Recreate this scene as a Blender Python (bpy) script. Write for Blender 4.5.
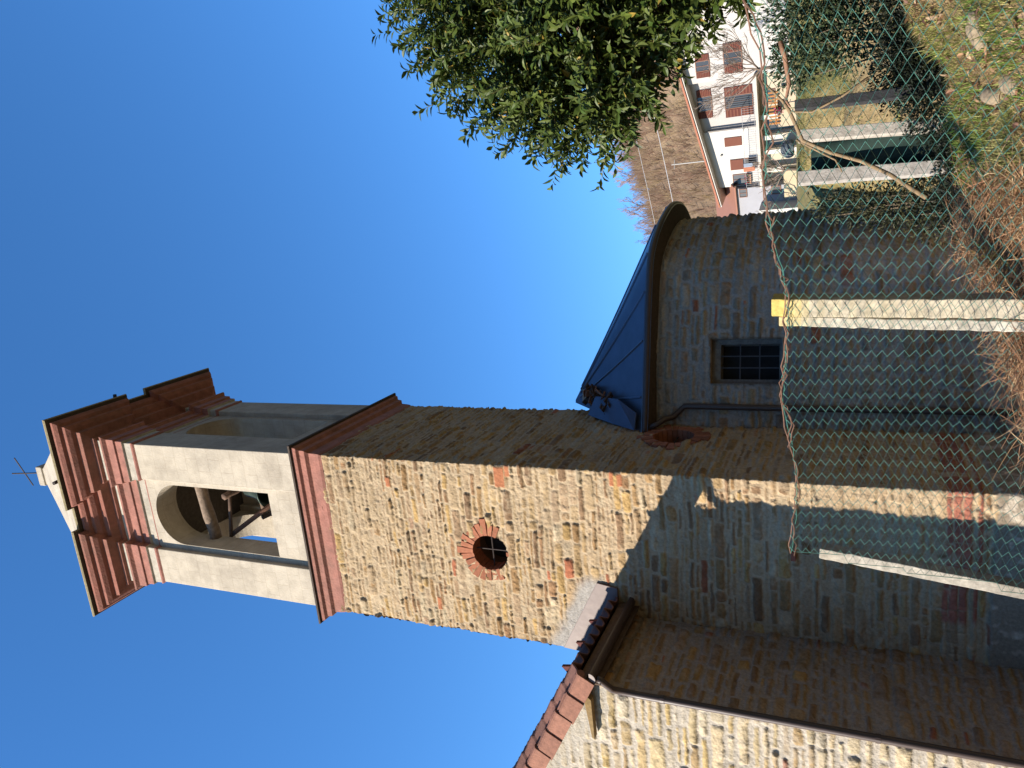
import bpy, bmesh, math, random
import numpy as np
from mathutils import Vector, Matrix
random.seed(7); rng = np.random.default_rng(11)
C = bpy.context.scene
COL = C.collection
R = math.radians
for o in list(bpy.data.objects): bpy.data.objects.remove(o)

# ------------------------------------------------------------------ camera, sky, sun, exposure
PITCH, ROLL, FPX = 0.4285, 0.0087, 762.9
F = Vector((0, math.cos(PITCH), math.sin(PITCH))); U0 = Vector((0, -math.sin(PITCH), math.cos(PITCH))); R0 = Vector((1, 0, 0))
RT = R0*math.cos(ROLL) + U0*math.sin(ROLL); UP = U0*math.cos(ROLL) - R0*math.sin(ROLL)
cam_d = bpy.data.cameras.new('camera'); cam = bpy.data.objects.new('camera', cam_d); COL.objects.link(cam)
cam_d.sensor_fit = 'HORIZONTAL'; cam_d.sensor_width = 36; cam_d.lens = FPX/1024*36
cam_d.clip_start = .05; cam_d.clip_end = 5000
X_, Y_, Z_ = -UP, RT, -F            # the photograph was taken with the phone turned on its side
cam.matrix_world = Matrix(((X_.x, Y_.x, Z_.x, 0), (X_.y, Y_.y, Z_.y, 0), (X_.z, Y_.z, Z_.z, 0), (0, 0, 0, 1)))
C.camera = cam

SUN_EL = R(21.0); sd = Vector((-2.11, -1.10, 0)).normalized()
SUN = Vector((sd.x*math.cos(SUN_EL), sd.y*math.cos(SUN_EL), math.sin(SUN_EL)))
wd = bpy.data.worlds.new('World'); C.world = wd; wd.use_nodes = True
nt = wd.node_tree; nt.nodes.clear()
sky = nt.nodes.new('ShaderNodeTexSky'); sky.sky_type = 'NISHITA'; sky.sun_disc = False
sky.sun_elevation = SUN_EL; sky.sun_rotation = math.atan2(SUN.x, SUN.y)
sky.air_density = 1.0; sky.dust_density = 0.0; sky.ozone_density = 6.0; sky.altitude = 300
bg = nt.nodes.new('ShaderNodeBackground'); bg.inputs[1].default_value = 0.13
ow = nt.nodes.new('ShaderNodeOutputWorld')
hs = nt.nodes.new('ShaderNodeHueSaturation'); hs.inputs['Saturation'].default_value = 1.10; hs.inputs['Value'].default_value = 1.09
nt.links.new(sky.outputs[0], hs.inputs['Color']); nt.links.new(hs.outputs[0], bg.inputs[0]); nt.links.new(bg.outputs[0], ow.inputs[0])
sl = bpy.data.lights.new('sun', 'SUN'); sl.energy = 5.0; sl.angle = R(.53); sl.color = (1, .90, .76)
so = bpy.data.objects.new('sun', sl); COL.objects.link(so)
so.rotation_euler = SUN.to_track_quat('Z', 'Y').to_euler()
C.view_settings.view_transform = 'Standard'; C.view_settings.look = 'None'
C.view_settings.gamma = 1; C.view_settings.exposure = 1.12

# ------------------------------------------------------------------ frame of the church
AL, BE = 0.2662, 1.307
A = np.array([-1.185, 10.0]); D1 = np.array([-math.cos(AL), math.sin(AL)]); D2 = np.array([math.cos(BE), math.sin(BE)])
W_ = 2.83
def W(u, v, z=0.0):
    p = A + D1*u + D2*v
    return (p[0], p[1], z)
def Wn(u, v, z):                     # arrays
    return np.stack([A[0]+D1[0]*u+D2[0]*v, A[1]+D1[1]*u+D2[1]*v, z], -1)
def UV(p): q = np.array(p[:2])-A; return q@D1, q@D2

# ------------------------------------------------------------------ noise
def _hash(ix, iy, seed):
    h = (ix.astype(np.int64)*374761393 + iy.astype(np.int64)*668265263 + seed*1442695041) & 0x7fffffff
    h = ((h ^ (h >> 13))*1274126177) & 0x7fffffff
    return ((h ^ (h >> 16)) & 0xffff)/65535.0
def vnoise(x, y, seed=0):
    ix = np.floor(x); iy = np.floor(y); fx = x-ix; fy = y-iy
    fx = fx*fx*(3-2*fx); fy = fy*fy*(3-2*fy)
    a = _hash(ix, iy, seed); b = _hash(ix+1, iy, seed); c = _hash(ix, iy+1, seed); d = _hash(ix+1, iy+1, seed)
    return (a*(1-fx)+b*fx)*(1-fy) + (c*(1-fx)+d*fx)*fy
def fbm(x, y, oct=3, seed=0):
    t = 0; a = .5; s = 0
    for i in range(oct):
        t = t + a*(vnoise(x*2**i+17.3*i, y*2**i-9.1*i, seed+i)*2-1); s += a; a *= .5
    return t/s
def sstep(a, b, x):
    t = np.clip((x-a)/(b-a), 0, 1); return t*t*(3-2*t)

# ------------------------------------------------------------------ object helpers
def tag(o, label=None, cat=None, group=None, kind=None):
    if label: o['label'] = label
    if cat: o['category'] = cat
    if group: o['group'] = group
    if kind: o['kind'] = kind
    return o
def thing(name, loc, label, cat, group=None):
    o = bpy.data.objects.new(name, None); COL.objects.link(o); o.empty_display_size = .2
    o.location = loc; tag(o, label, cat, group)
    return o
def link(name, me, mat, parent=None):
    o = bpy.data.objects.new(name, me); COL.objects.link(o)
    if mat: me.materials.append(mat)
    if parent is not None:
        o.parent = parent
        t = Vector((0, 0, 0)); p = parent
        while p is not None: t += p.location; p = p.parent
        me.transform(Matrix.Translation(-t))
    return o
def mesh_np(name, verts, faces, mat, parent=None, col=None, smooth=True, mask=None):
    me = bpy.data.meshes.new(name)
    verts = np.asarray(verts, np.float32); faces = np.asarray(faces, np.int32); k = faces.shape[1]
    me.vertices.add(len(verts)); me.vertices.foreach_set('co', verts.ravel())
    me.loops.add(faces.size); me.loops.foreach_set('vertex_index', faces.ravel())
    me.polygons.add(len(faces)); me.polygons.foreach_set('loop_start', np.arange(0, faces.size, k, dtype=np.int32))
    me.polygons.foreach_set('loop_total', np.full(len(faces), k, np.int32))
    me.polygons.foreach_set('use_smooth', np.full(len(faces), smooth, bool))
    me.update(calc_edges=True); me.validate()
    if col is not None:
        c = np.ones((len(verts), 4), np.float32); c[:, :3] = np.clip(col, 0, 1)
        at = me.color_attributes.new('Col', 'FLOAT_COLOR', 'POINT'); at.data.foreach_set('color', c.ravel())
    return link(name, me, mat, parent)

class MB:
    """collects polygons with a colour each, builds ONE mesh"""
    def __init__(s): s.v = []; s.f = []; s.c = []
    def add(s, vs, fs, c=(.5, .5, .5)):
        n = len(s.v); s.v += [tuple(x) for x in vs]
        for f in fs: s.f.append([n+i for i in f]); s.c.append(c)
    def box(s, o, ax, ay, az, c=(.5, .5, .5)):     # corner + three edge vectors (right handed)
        o = Vector(o); ax = Vector(ax); ay = Vector(ay); az = Vector(az)
        p = [o, o+ax, o+ax+ay, o+ay, o+az, o+ax+az, o+ax+ay+az, o+ay+az]
        s.add(p, [(0, 3, 2, 1), (4, 5, 6, 7), (0, 1, 5, 4), (1, 2, 6, 5), (2, 3, 7, 6), (3, 0, 4, 7)], c)
    def ubox(s, u0, u1, v0, v1, z0, z1, c=(.5, .5, .5)):   # in the church frame
        p = [W(u0, v0, z0), W(u0, v1, z0), W(u1, v1, z0), W(u1, v0, z0), W(u0, v0, z1), W(u0, v1, z1), W(u1, v1, z1), W(u1, v0, z1)]
        s.add(p, [(0, 3, 2, 1), (4, 5, 6, 7), (0, 1, 5, 4), (1, 2, 6, 5), (2, 3, 7, 6), (3, 0, 4, 7)], c)
    def tube(s, pts, r, n=6, c=(.5, .5, .5), cap=True):
        pts = [Vector(p) for p in pts]; m = len(pts)
        rs = r if hasattr(r, '__len__') else [r]*m
        prev = None; vs = []
        for i, p in enumerate(pts):
            t = (pts[min(i+1, m-1)]-pts[max(i-1, 0)]).normalized()
            if prev is None:
                a = Vector((0, 0, 1)) if abs(t.z) < .9 else Vector((1, 0, 0)); x = t.cross(a).normalized()
            else:
                x = (prev - t*prev.dot(t)).normalized()
            y = t.cross(x); prev = x
            for k in range(n):
                q = 2*math.pi*k/n; vs.append(p + x*(math.cos(q)*rs[i]) + y*(math.sin(q)*rs[i]))
        fs = []
        for i in range(m-1):
            for k in range(n): fs.append((i*n+k, i*n+(k+1) % n, (i+1)*n+(k+1) % n, (i+1)*n+k))
        if cap: fs.append(tuple(range(n-1, -1, -1))); fs.append(tuple((m-1)*n+k for k in range(n)))
        s.add(vs, fs, c)
    def loft(s, rings, cols=None, closed=True, caps=False):
        n = len(rings[0]); vs = [p for r in rings for p in r]; base = len(s.v); s.v += [tuple(p) for p in vs]
        for i in range(len(rings)-1):
            for k in range(n if closed else n-1):
                s.f.append([base+i*n+k, base+i*n+(k+1) % n, base+(i+1)*n+(k+1) % n, base+(i+1)*n+k]); s.c.append(cols[i] if cols else (.5, .5, .5))
        if caps:
            s.f.append([base+k for k in range(n-1, -1, -1)]); s.c.append(cols[0] if cols else (.5,)*3)
            s.f.append([base+(len(rings)-1)*n+k for k in range(n)]); s.c.append(cols[-1] if cols else (.5,)*3)
    def build(s, name, mat, parent=None, smooth=False, bevel=0, uv=False, fixn=True):
        me = bpy.data.meshes.new(name); me.from_pydata(s.v, [], s.f); me.update()
        at = me.color_attributes.new('Col', 'FLOAT_COLOR', 'CORNER')
        cc = np.ones((len(me.loops), 4), np.float32); i = 0
        for p, c in zip(me.polygons, s.c):
            cc[p.loop_start:p.loop_start+p.loop_total, :3] = c
            p.use_smooth = smooth
        at.data.foreach_set('color', cc.ravel())
        if fixn:
            b = bmesh.new(); b.from_mesh(me); bmesh.ops.recalc_face_normals(b, faces=b.faces); b.to_mesh(me); b.free()
        if uv:
            ul = me.uv_layers.new(name='UVMap')
            for p in me.polygons:
                n = p.normal; nu = abs(n.x*D1[0]+n.y*D1[1]); nv = abs(n.x*D2[0]+n.y*D2[1])
                for li in p.loop_indices:
                    q = me.vertices[me.loops[li].vertex_index].co; u_, v_ = UV(q)
                    ul.data[li].uv = (v_, q.z) if nu > nv else (u_, q.z)
                    if abs(n.z) > .8: ul.data[li].uv = (u_, v_)
        o = link(name, me, mat, parent)
        if bevel:
            md = o.modifiers.new('bevel', 'BEVEL'); md.width = bevel; md.segments = 2; md.limit_method = 'ANGLE'; md.angle_limit = R(40)
        return o

# ------------------------------------------------------------------ materials
def mat(name, base=None, rough=.85, metal=0, var=.15, scale=8, bump=0, bscale=60, attr=False, stain=0, spec=.3, detail=6, sheen=0, transl=0):
    m = bpy.data.materials.new(name); m.use_nodes = True; t = m.node_tree; t.nodes.clear()
    N = t.nodes.new; L = t.links.new
    out = N('ShaderNodeOutputMaterial'); b = N('ShaderNodeBsdfPrincipled'); L(b.outputs[0], out.inputs[0])
    b.inputs['Roughness'].default_value = rough; b.inputs['Metallic'].default_value = metal; b.inputs['Specular IOR Level'].default_value = spec
    if attr:
        a = N('ShaderNodeAttribute'); a.attribute_name = 'Col'; src = a.outputs['Color']
    else:
        a = N('ShaderNodeRGB'); a.outputs[0].default_value = (*base, 1); src = a.outputs[0]
    tc = N('ShaderNodeTexCoord')
    if var:
        n = N('ShaderNodeTexNoise'); n.inputs['Scale'].default_value = scale; n.inputs['Detail'].default_value = detail; n.inputs['Roughness'].default_value = .65
        L(tc.outputs['Object'], n.inputs['Vector'])
        mr = N('ShaderNodeMapRange'); mr.inputs[1].default_value = .3; mr.inputs[2].default_value = .7; mr.inputs[3].default_value = 1-var; mr.inputs[4].default_value = 1+var
        L(n.outputs[0], mr.inputs[0])
        mx = N('ShaderNodeVectorMath'); mx.operation = 'SCALE'; L(src, mx.inputs[0]); L(mr.outputs[0], mx.inputs['Scale']); src = mx.outputs[0]
    if stain:
        n2 = N('ShaderNodeTexNoise'); n2.inputs['Scale'].default_value = 1.3; n2.inputs['Detail'].default_value = 8; n2.inputs['Roughness'].default_value = .7
        L(tc.outputs['Object'], n2.inputs['Vector'])
        m2 = N('ShaderNodeMapRange'); m2.inputs[1].default_value = .45; m2.inputs[2].default_value = .7; m2.inputs[3].default_value = 0; m2.inputs[4].default_value = stain
        L(n2.outputs[0], m2.inputs[0])
        mm = N('ShaderNodeMix'); mm.data_type = 'RGBA'; L(m2.outputs[0], mm.inputs[0]); L(src, mm.inputs[6]); mm.inputs[7].default_value = (.16, .13, .10, 1); src = mm.outputs[2]
    al = N('ShaderNodeVectorMath'); al.operation = 'SCALE'; al.inputs['Scale'].default_value = ALB; L(src, al.inputs[0]); src = al.outputs[0]
    L(src, b.inputs['Base Color'])
    if bump:
        nb = N('ShaderNodeTexNoise'); nb.inputs['Scale'].default_value = bscale; nb.inputs['Detail'].default_value = 5; L(tc.outputs['Object'], nb.inputs['Vector'])
        bp = N('ShaderNodeBump'); bp.inputs['Strength'].default_value = 1; bp.inputs['Distance'].default_value = bump
        L(nb.outputs[0], bp.inputs['Height']); L(bp.outputs[0], b.inputs['Normal'])
    if transl:
        tr = N('ShaderNodeBsdfTranslucent'); L(src, tr.inputs[0]); ms = N('ShaderNodeMixShader'); ms.inputs[0].default_value = transl
        L(b.outputs[0], ms.inputs[1]); L(tr.outputs[0], ms.inputs[2]); L(ms.outputs[0], out.inputs[0])
    return m
ALB = .62        # overall reflectance of the place
M = {}
M['stone'] = mat('rubble_stone', attr=True, rough=.95, var=.22, scale=28, bump=.013, bscale=40, spec=.1)
M['brick'] = mat('old_brick', attr=True, rough=.95, var=.2, scale=20, bump=.006, bscale=60, spec=.15)
M['pink'] = mat('pink_plaster', attr=True, rough=.9, var=.22, scale=7, bump=.008, bscale=30, stain=.4, spec=.2)
M['attr'] = mat('painted', attr=True, rough=.8, var=.1, scale=6, bump=.002, bscale=40)
M['attr_far'] = mat('house_render', attr=True, rough=.9, var=.05, scale=1.5)
M['tile'] = mat('roof_tile', attr=True, rough=.85, var=.25, scale=18, bump=.004, bscale=50, spec=.25)
M['gutter'] = mat('brown_gutter', (.085, .052, .04), rough=.45, var=.1, spec=.5)
M['flash'] = mat('brown_flashing', (.22, .16, .145), rough=.5, var=.1, bump=.003, bscale=8)
M['iron'] = mat('rusty_iron', (.05, .035, .03), rough=.75, var=.3, scale=30)
M['bars'] = mat('grey_iron', (.10, .10, .11), rough=.6, var=.2, scale=30)
M['wood'] = mat('old_wood', attr=True, rough=.9, var=.3, scale=14, bump=.006, bscale=25)
M['bronze'] = mat('bronze', (.06, .09, .08), rough=.5, metal=.7, var=.2)
M['dark'] = mat('dark_room', (.03, .027, .025), rough=1, var=.2)
M['lead'] = mat('lead_sheet', (.17, .20, .27), rough=.33, metal=.55, var=.15, scale=3, bump=.004, bscale=4, spec=.6)
M['dirt'] = mat('earth', attr=True, rough=1, var=.3, scale=9, bump=.03, bscale=14, spec=.1, detail=8)
M['concrete'] = mat('concrete_post', attr=True, rough=.92, var=.32, scale=16, bump=.006, bscale=45, stain=.5)
M['wire'] = mat('green_pvc_wire', (.075, .225, .175), rough=.4, var=.15, scale=30, spec=.5)
M['rustwire'] = mat('rust_wire', attr=True, rough=.85, var=.3, scale=30)
M['leaf'] = mat('laurel_leaf', attr=True, rough=.48, var=0, spec=.3, transl=.22)
M['leafdull'] = mat('shrub_leaf', attr=True, rough=.6, var=0, spec=.3, transl=.15)
M['grass'] = mat('grass_blade', attr=True, rough=.7, var=0, spec=.2, transl=.2)
M['bark'] = mat('bark', attr=True, rough=.95, var=.3, scale=20, bump=.004, bscale=40)
M['twig'] = mat('bare_twig', attr=True, rough=.95, var=0, spec=.1)
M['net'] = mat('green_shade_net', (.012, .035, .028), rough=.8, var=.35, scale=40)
M['glass'] = mat('window_glass', (.012, .012, .015), rough=.25, var=0, spec=.6)
M['white'] = mat('white_metal', (.72, .72, .72), rough=.5, var=.05)
# plaster of the belfry with faint scored block joints
def plaster():
    m = mat('belfry_plaster', (.635, .56, .45), rough=.92, var=.12, scale=5, bump=.006, bscale=35, stain=.38, spec=.15)
    t = m.node_tree; N = t.nodes.new; L = t.links.new
    b = [n for n in t.nodes if n.type == 'BSDF_PRINCIPLED'][0]; src = b.inputs['Base Color'].links[0].from_socket
    uv = N('ShaderNodeUVMap'); uv.uv_map = 'UVMap'
    br = N('ShaderNodeTexBrick'); br.inputs['Scale'].default_value = 1; br.inputs['Mortar Size'].default_value = .006; br.inputs['Brick Width'].default_value = .46
    br.inputs['Row Height'].default_value = .27; br.inputs['Mortar Smooth'].default_value = .3; br.inputs['Bias'].default_value = 0
    br.inputs['Color1'].default_value = (1, 1, 1, 1); br.inputs['Color2'].default_value = (.92, .91, .89, 1); br.inputs['Mortar'].default_value = (.70, .67, .62, 1)
    nz = N('ShaderNodeTexNoise'); nz.inputs['Scale'].default_value = 6; va = N('ShaderNodeVectorMath'); va.operation = 'SCALE'; va.inputs['Scale'].default_value = .03
    ad = N('ShaderNodeVectorMath'); ad.operation = 'ADD'
    L(uv.outputs[0], nz.inputs['Vector']); L(nz.outputs['Color'], va.inputs[0]); L(uv.outputs[0], ad.inputs[0]); L(va.outputs[0], ad.inputs[1]); L(ad.outputs[0], br.inputs['Vector'])
    mx = N('ShaderNodeMix'); mx.data_type = 'RGBA'; mx.blend_type = 'MULTIPLY'; mx.inputs[0].default_value = .55
    L(src, mx.inputs[6]); L(br.outputs['Color'], mx.inputs[7]); L(mx.outputs[2], b.inputs['Base Color'])
    return m
M['plaster'] = plaster()

# ------------------------------------------------------------------ rubble masonry
BRICKRED = np.array([.46, .17, .09])
STY = {
 'tower': dict(hmin=.06, hmax=.165, lmin=.12, lmax=.55, joint=.026, rough=.018, prot=(-.003, .026), bury=.38, split=.18, brick=.022,
    pal=[(.37, .225, .105), (.44, .28, .135), (.48, .33, .17), (.34, .20, .105), (.42, .285, .16), (.51, .335, .14), (.55, .44, .29), (.30, .19, .11)], mortar=(.54, .415, .27)),
 'annex': dict(hmin=.085, hmax=.24, lmin=.20, lmax=.66, joint=.045, rough=.014, prot=(.008, .024), bury=.08, split=.3, brick=.012,
    pal=[(.58, .46, .27), (.62, .50, .32), (.55, .41, .22), (.60, .44, .20), (.64, .54, .38), (.48, .34, .18)], mortar=(.55, .49, .405)),
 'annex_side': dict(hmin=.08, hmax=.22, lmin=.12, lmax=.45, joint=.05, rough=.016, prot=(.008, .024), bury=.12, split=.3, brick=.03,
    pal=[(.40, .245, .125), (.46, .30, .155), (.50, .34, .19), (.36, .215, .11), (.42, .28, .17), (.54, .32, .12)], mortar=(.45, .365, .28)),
 'apse': dict(hmin=.075, hmax=.21, lmin=.12, lmax=.48, joint=.044, rough=.028, prot=(.004, .040), bury=.12, split=.28, brick=.03,
    pal=[(.38, .29, .19), (.45, .35, .24), (.33, .255, .17), (.44, .32, .18), (.50, .40, .28), (.30, .23, .165), (.42, .26, .15)], mortar=(.44, .38, .31)),
}
def masonry(S, Z, seed, sty, bands=(), plinth=None):
    rg = np.random.default_rng(seed); P = STY[sty]
    s = S + .030*fbm(S*2.2, Z*2.2, 2, seed) + .010*fbm(S*11, Z*11, 2, seed+5)
    z = Z + .040*fbm(S*.9, Z*.9, 2, seed+9) + .012*fbm(S*9, Z*9, 2, seed+13)
    edges = [Z.min()-.3]; flags = []
    while edges[-1] < Z.max()+.3:
        h = rg.uniform(P['hmin'], P['hmax']) if rg.random() > .25 else rg.uniform(P['hmin'], P['hmin']*1.5)
        edges.append(edges[-1]+h)
    edges = np.array(edges); n = len(edges)-1
    k = np.clip(np.searchsorted(edges, z)-1, 0, n-1)
    H = np.zeros(S.shape); colr = np.empty(S.shape+(3,)); mcol = np.array(P['mortar'])
    mv = fbm(S*1.1, Z*1.1, 4, seed+30)[..., None]; mv2 = fbm(S*14, Z*14, 3, seed+31)[..., None]
    mort = mcol*(1+.16*mv+.14*mv2)
    colr[:] = mort
    rn = fbm(S*26, Z*26, 3, seed+40); rn2 = fbm(S*9, Z*9, 2, seed+41); rn3 = fbm(S*55, Z*55, 2, seed+44)
    buryf = fbm(S*.8, Z*1.1, 2, seed+43)
    smin, smax = s.min()-.6, s.max()+.6
    for i in range(n):
        idx = np.nonzero(k == i)
        if len(idx[0]) == 0: continue
        h = edges[i+1]-edges[i]
        L = rg.uniform(P['lmin'], P['lmax'], int((smax-smin)/P['lmin'])+4)*np.clip(.55+h*4.5, .6, 1.25)
        xb = smin + np.concatenate([[0], np.cumsum(L)]); ns = len(xb)-1
        ss = s[idx]; zz = z[idx]; j = np.clip(np.searchsorted(xb, ss)-1, 0, ns-1)
        spl = (rg.random(ns) < P['split']) & (h > P['hmin']*1.9); fr = rg.uniform(.35, .65, ns)
        top = spl[j] & (zz > edges[i]+h*fr[j])
        y0 = np.where(top, edges[i]+h*fr[j], edges[i]); y1 = np.where(spl[j] & ~top, edges[i]+h*fr[j], edges[i+1])
        sid = j*2+top
        jt = P['joint']*rg.uniform(.5, 1.4, ns*2)[sid]
        cx = (xb[j]+xb[j+1])/2; hw = (xb[j+1]-xb[j])/2; cz = (y0+y1)/2; hh = (y1-y0)/2
        r = np.minimum(np.minimum(hw, hh)*.75, .055)
        qx = np.abs(ss-cx)-hw+r; qz = np.abs(zz-cz)-hh+r
        sdv = -(np.minimum(np.maximum(qx, qz), 0)+np.hypot(np.maximum(qx, 0), np.maximum(qz, 0))-r)
        sdv = sdv - jt/2 + .010*rn2[idx] + .006*rn[idx]
        bury = np.clip((rg.random(ns*2) < P['bury'])[sid]*rg.uniform(.5, 1, ns*2)[sid], 0, 1)
        m = sstep(-.004, .016, sdv)*(1-bury*.75)
        pr = rg.uniform(*P['prot'], ns*2)[sid]; tx = rg.uniform(-.05, .05, ns*2)[sid]; tz = rg.uniform(-.10, .12, ns*2)[sid]
        pit = (rg.random(ns*2) < .012)[sid]
        pr = np.where(pit, -.016, pr)
        H[idx] = m*(pr + tx*(ss-cx) + tz*(zz-cz) + .012*np.clip(sdv/.05, 0, 1) + .009*rn2[idx])
        pal = np.array(P['pal'])[rg.integers(0, len(P['pal']), ns*2)]*rg.uniform(.82, 1.15, (ns*2, 1))
        isb = (rg.random(ns*2) < P['brick']); pal[isb] = BRICKRED*rg.uniform(.7, 1.25, (isb.sum(), 1))
        sc = pal[sid]*(1+.22*rn2[idx][:, None]+.15*rn[idx][:, None])
        mm = np.clip(m*1.1, 0, 1)[:, None]
        # mortar smeared over part of the stone face
        sm = sstep(.12, .5, buryf[idx]+.8*rn2[idx]+.2*rn3[idx])[:, None]*(.72 if sty == 'tower' else .35)
        mm = mm*(1-sm)
        colr[idx] = mort[idx]*(1-mm)+sc*mm
    H += P['rough']*(.5*rn+.25*rn2+.25*rn3) + .02*fbm(S*1.7, Z*1.7, 2, seed+60)
    H -= .014*sstep(.38, .62, fbm(S*7, Z*16, 3, seed+71))*(1 if sty == 'tower' else .12)      # open joints and pits
    for (za, zb, cc) in bands:
        w = sstep(-.005, .006, np.minimum(z-za, zb-z)+.004*rn2); bx = np.abs(((S+za*3.1) % .29)-.145)
        jm = sstep(.139, .133, bx)
        c2 = np.array(cc)*(1+.25*rn2[..., None]+.2*rn[..., None])
        ww = (w*(.35+.65*jm)*sstep(.85, .7, vnoise(S*3, Z*2, seed+77)*.9+.1))[..., None]
        colr = colr*(1-ww)+c2*ww; H = H*(1-.6*w)+w*.018*jm
    if plinth is not None:
        w = sstep(plinth+.02, plinth-.02, z+.03*rn2); c2 = np.array((.33, .27, .20))+np.array((.22, .20, .17))*sstep(.1, .4, rn2)[..., None]*(1+.25*mv+.25*rn2[..., None]+.15*rn[..., None])
        colr = colr*(1-w[..., None])+c2*w[..., None]; H = H*(1-.75*w)+.035*w
    return H, colr

def wall_sheet(name, sarr, pts, nrm, zarr, seed, sty, parent, holes=(), cut=None, bands=(), plinth=None, amp=1.0, recolor=None, closed=False, edge0=True):
    """pts/nrm: plan point and outward normal for every s"""
    S, Z = np.meshgrid(sarr, zarr, indexing='ij')
    Hh, col = masonry(S, Z, seed, sty, bands, plinth)
    if recolor is not None: col, Hh = recolor(S, Z, col, Hh)
    ns, nz = S.shape
    V = np.empty((ns, nz, 3)); V[..., 0] = pts[:, None, 0]+nrm[:, None, 0]*Hh*amp; V[..., 1] = pts[:, None, 1]+nrm[:, None, 1]*Hh*amp; V[..., 2] = Z
    I = np.arange(ns*nz).reshape(ns, nz)
    f = np.stack([I[:-1, :-1], I[1:, :-1], I[1:, 1:], I[:-1, 1:]], -1).reshape(-1, 4)
    keep = np.ones(len(f), bool)
    Sc = ((S[:-1, :-1]+S[1:, 1:])/2).ravel(); Zc = ((Z[:-1, :-1]+Z[1:, 1:])/2).ravel()
    for hfun in holes: keep &= ~hfun(Sc, Zc)
    if cut is not None: keep &= ~cut(Sc, Zc)
    f = f[keep]
    used = np.zeros(ns*nz, bool); used[f.ravel()] = True; remap = np.cumsum(used)-1
    return mesh_np(name, V.reshape(-1, 3)[used], remap[f], M['stone'], parent, col.reshape(-1, 3)[used])
def path_uv(pl, steps):
    """polyline in (u,v), one step length per segment -> s, world pts, mitred outward normals"""
    out = [pl[0]]; seg = []
    for (a, b), st in zip(zip(pl[:-1], pl[1:]), steps):
        a = np.array(a); b = np.array(b); n = max(1, int(round(np.hypot(*(b-a))/st)))
        for i in range(1, n+1): out.append(tuple(a+(b-a)*i/n))
    q = np.array(out); p = np.stack([A[0]+D1[0]*q[:, 0]+D2[0]*q[:, 1], A[1]+D1[1]*q[:, 0]+D2[1]*q[:, 1]], -1)
    s = np.r_[0, np.cumsum(np.hypot(*np.diff(p, axis=0).T))]
    d = np.diff(p, axis=0); d /= np.linalg.norm(d, axis=1)[:, None]
    nn = np.stack([d[:, 1], -d[:, 0]], -1)
    n0 = np.vstack([nn[:1], nn]); n1 = np.vstack([nn, nn[-1:]]); nm = n0+n1; nm /= np.linalg.norm(nm, axis=1)[:, None]
    nm *= np.minimum(1/np.maximum((nm*n0).sum(1), .5), 1.42)[:, None]
    return s, p, nm

# ------------------------------------------------------------------ terrain
CP = np.array([
 (0, 0, -1.65), (-1, 1, -1.65), (1, 0, -1.35), (2, 0, -.95), (3.2, 0, -.6), (-3, 0, -1.75), (.2, 2.5, -1.45), (-1, 3, -1.6),
 (.42, 4.5, -.93), (-1.25, 5.75, -1.2), (1.5, 3, -.85), (2.1, 1.8, -.75), (-.5, 5.2, -1.12), (1, 3.7, -.9),
 (.21, 4.95, -.82), (.5, 5.05, -.74), (.84, 5.05, -.64), (-.2, 5.0, -.95), (-.6, 5.3, -1.05), (1.08, 5.1, -.64), (1.36, 5.4, -.56), (1.73, 5.2, -.47), (2.16, 4.7, -.24), (2.6, 4.0, -.16), (3.2, 4.6, -.02), (4, 5, .0),
 (1.75, 4.2, -.46), (1.3, 4.4, -.66), (2.2, 3.2, -.5), (3, 2.5, -.35),
 (.2, 5.45, -2.1), (-.3, 5.7, -2.0), (.5, 5.75, -2.2), (.9, 5.85, -1.9), (1.25, 6.0, -1.7), (1.5, 6.3, -1.6), (2.0, 6.0, -1.0), (2.2, 6.1, -1.0), (3, 6, -.6), (.6, 6.4, -2.5), (1.2, 6.8, -2.2),
 (-1, 10, -2.9), (0, 10.5, -2.9), (1, 11, -2.9), (.3, 12, -2.9), (1.3, 10, -2.8), (2, 10.5, -2.6), (2.2, 11.8, -2.6), (2.4, 13, -2.5), (1.2, 12.5, -2.8), (2.6, 14.5, -2.4), (-2, 10.5, -2.8), (-3, 9, -2.6), (-.4, 9.4, -2.8), (-4, 8.5, -2.4),
 (-1, 7, -2.5), (0, 7, -2.6), (0, 8, -2.7), (1, 8, -2.6), (1, 9, -2.7), (-3, 7, -2.2), (-2, 9, -2.5), (2.2, 9, -2.0), (-4, 5, -1.8), (-2.5, 4, -1.75), (-1.5, 4.5, -1.6),
 (1.75, 7, -1.3), (2.05, 6.9, -1.1), (2.4, 6.8, -.9), (3, 7.4, -.7), (4.5, 7.3, -.4),
 (3, 9.3, -.35), (4.2, 9, -.2), (5.5, 9, .0), (3.2, 10.5, .22), (4.5, 10.5, .35), (4, 12, .86), (3.3, 12, .80), (5.2, 12, .95), (7, 12.2, 1.05), (3.4, 12.6, .92), (6, 20, 1.2), (10, 35, 2.2), (14, 50, 3.5), (19, 56, 3.9), (10, 56, 3.6), (24, 50, 4.2), (24, 70, 5.5),
 (-10, 10, -2.5), (-10, 30, -1.5), (0, 20, -1.6), (0, 40, 1.5), (-30, 60, 0), (30, 10, 1.5), (10, 5, .3), (20, 30, 3.2), (45, 60, 9), (-20, -10, -2.5), (20, -15, 0), (0, -20, -2.5),
 (60, 0, 3), (-60, 0, -3), (0, 75, 4), (-60, 90, 2), (60, 90, 10)], float)
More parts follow.
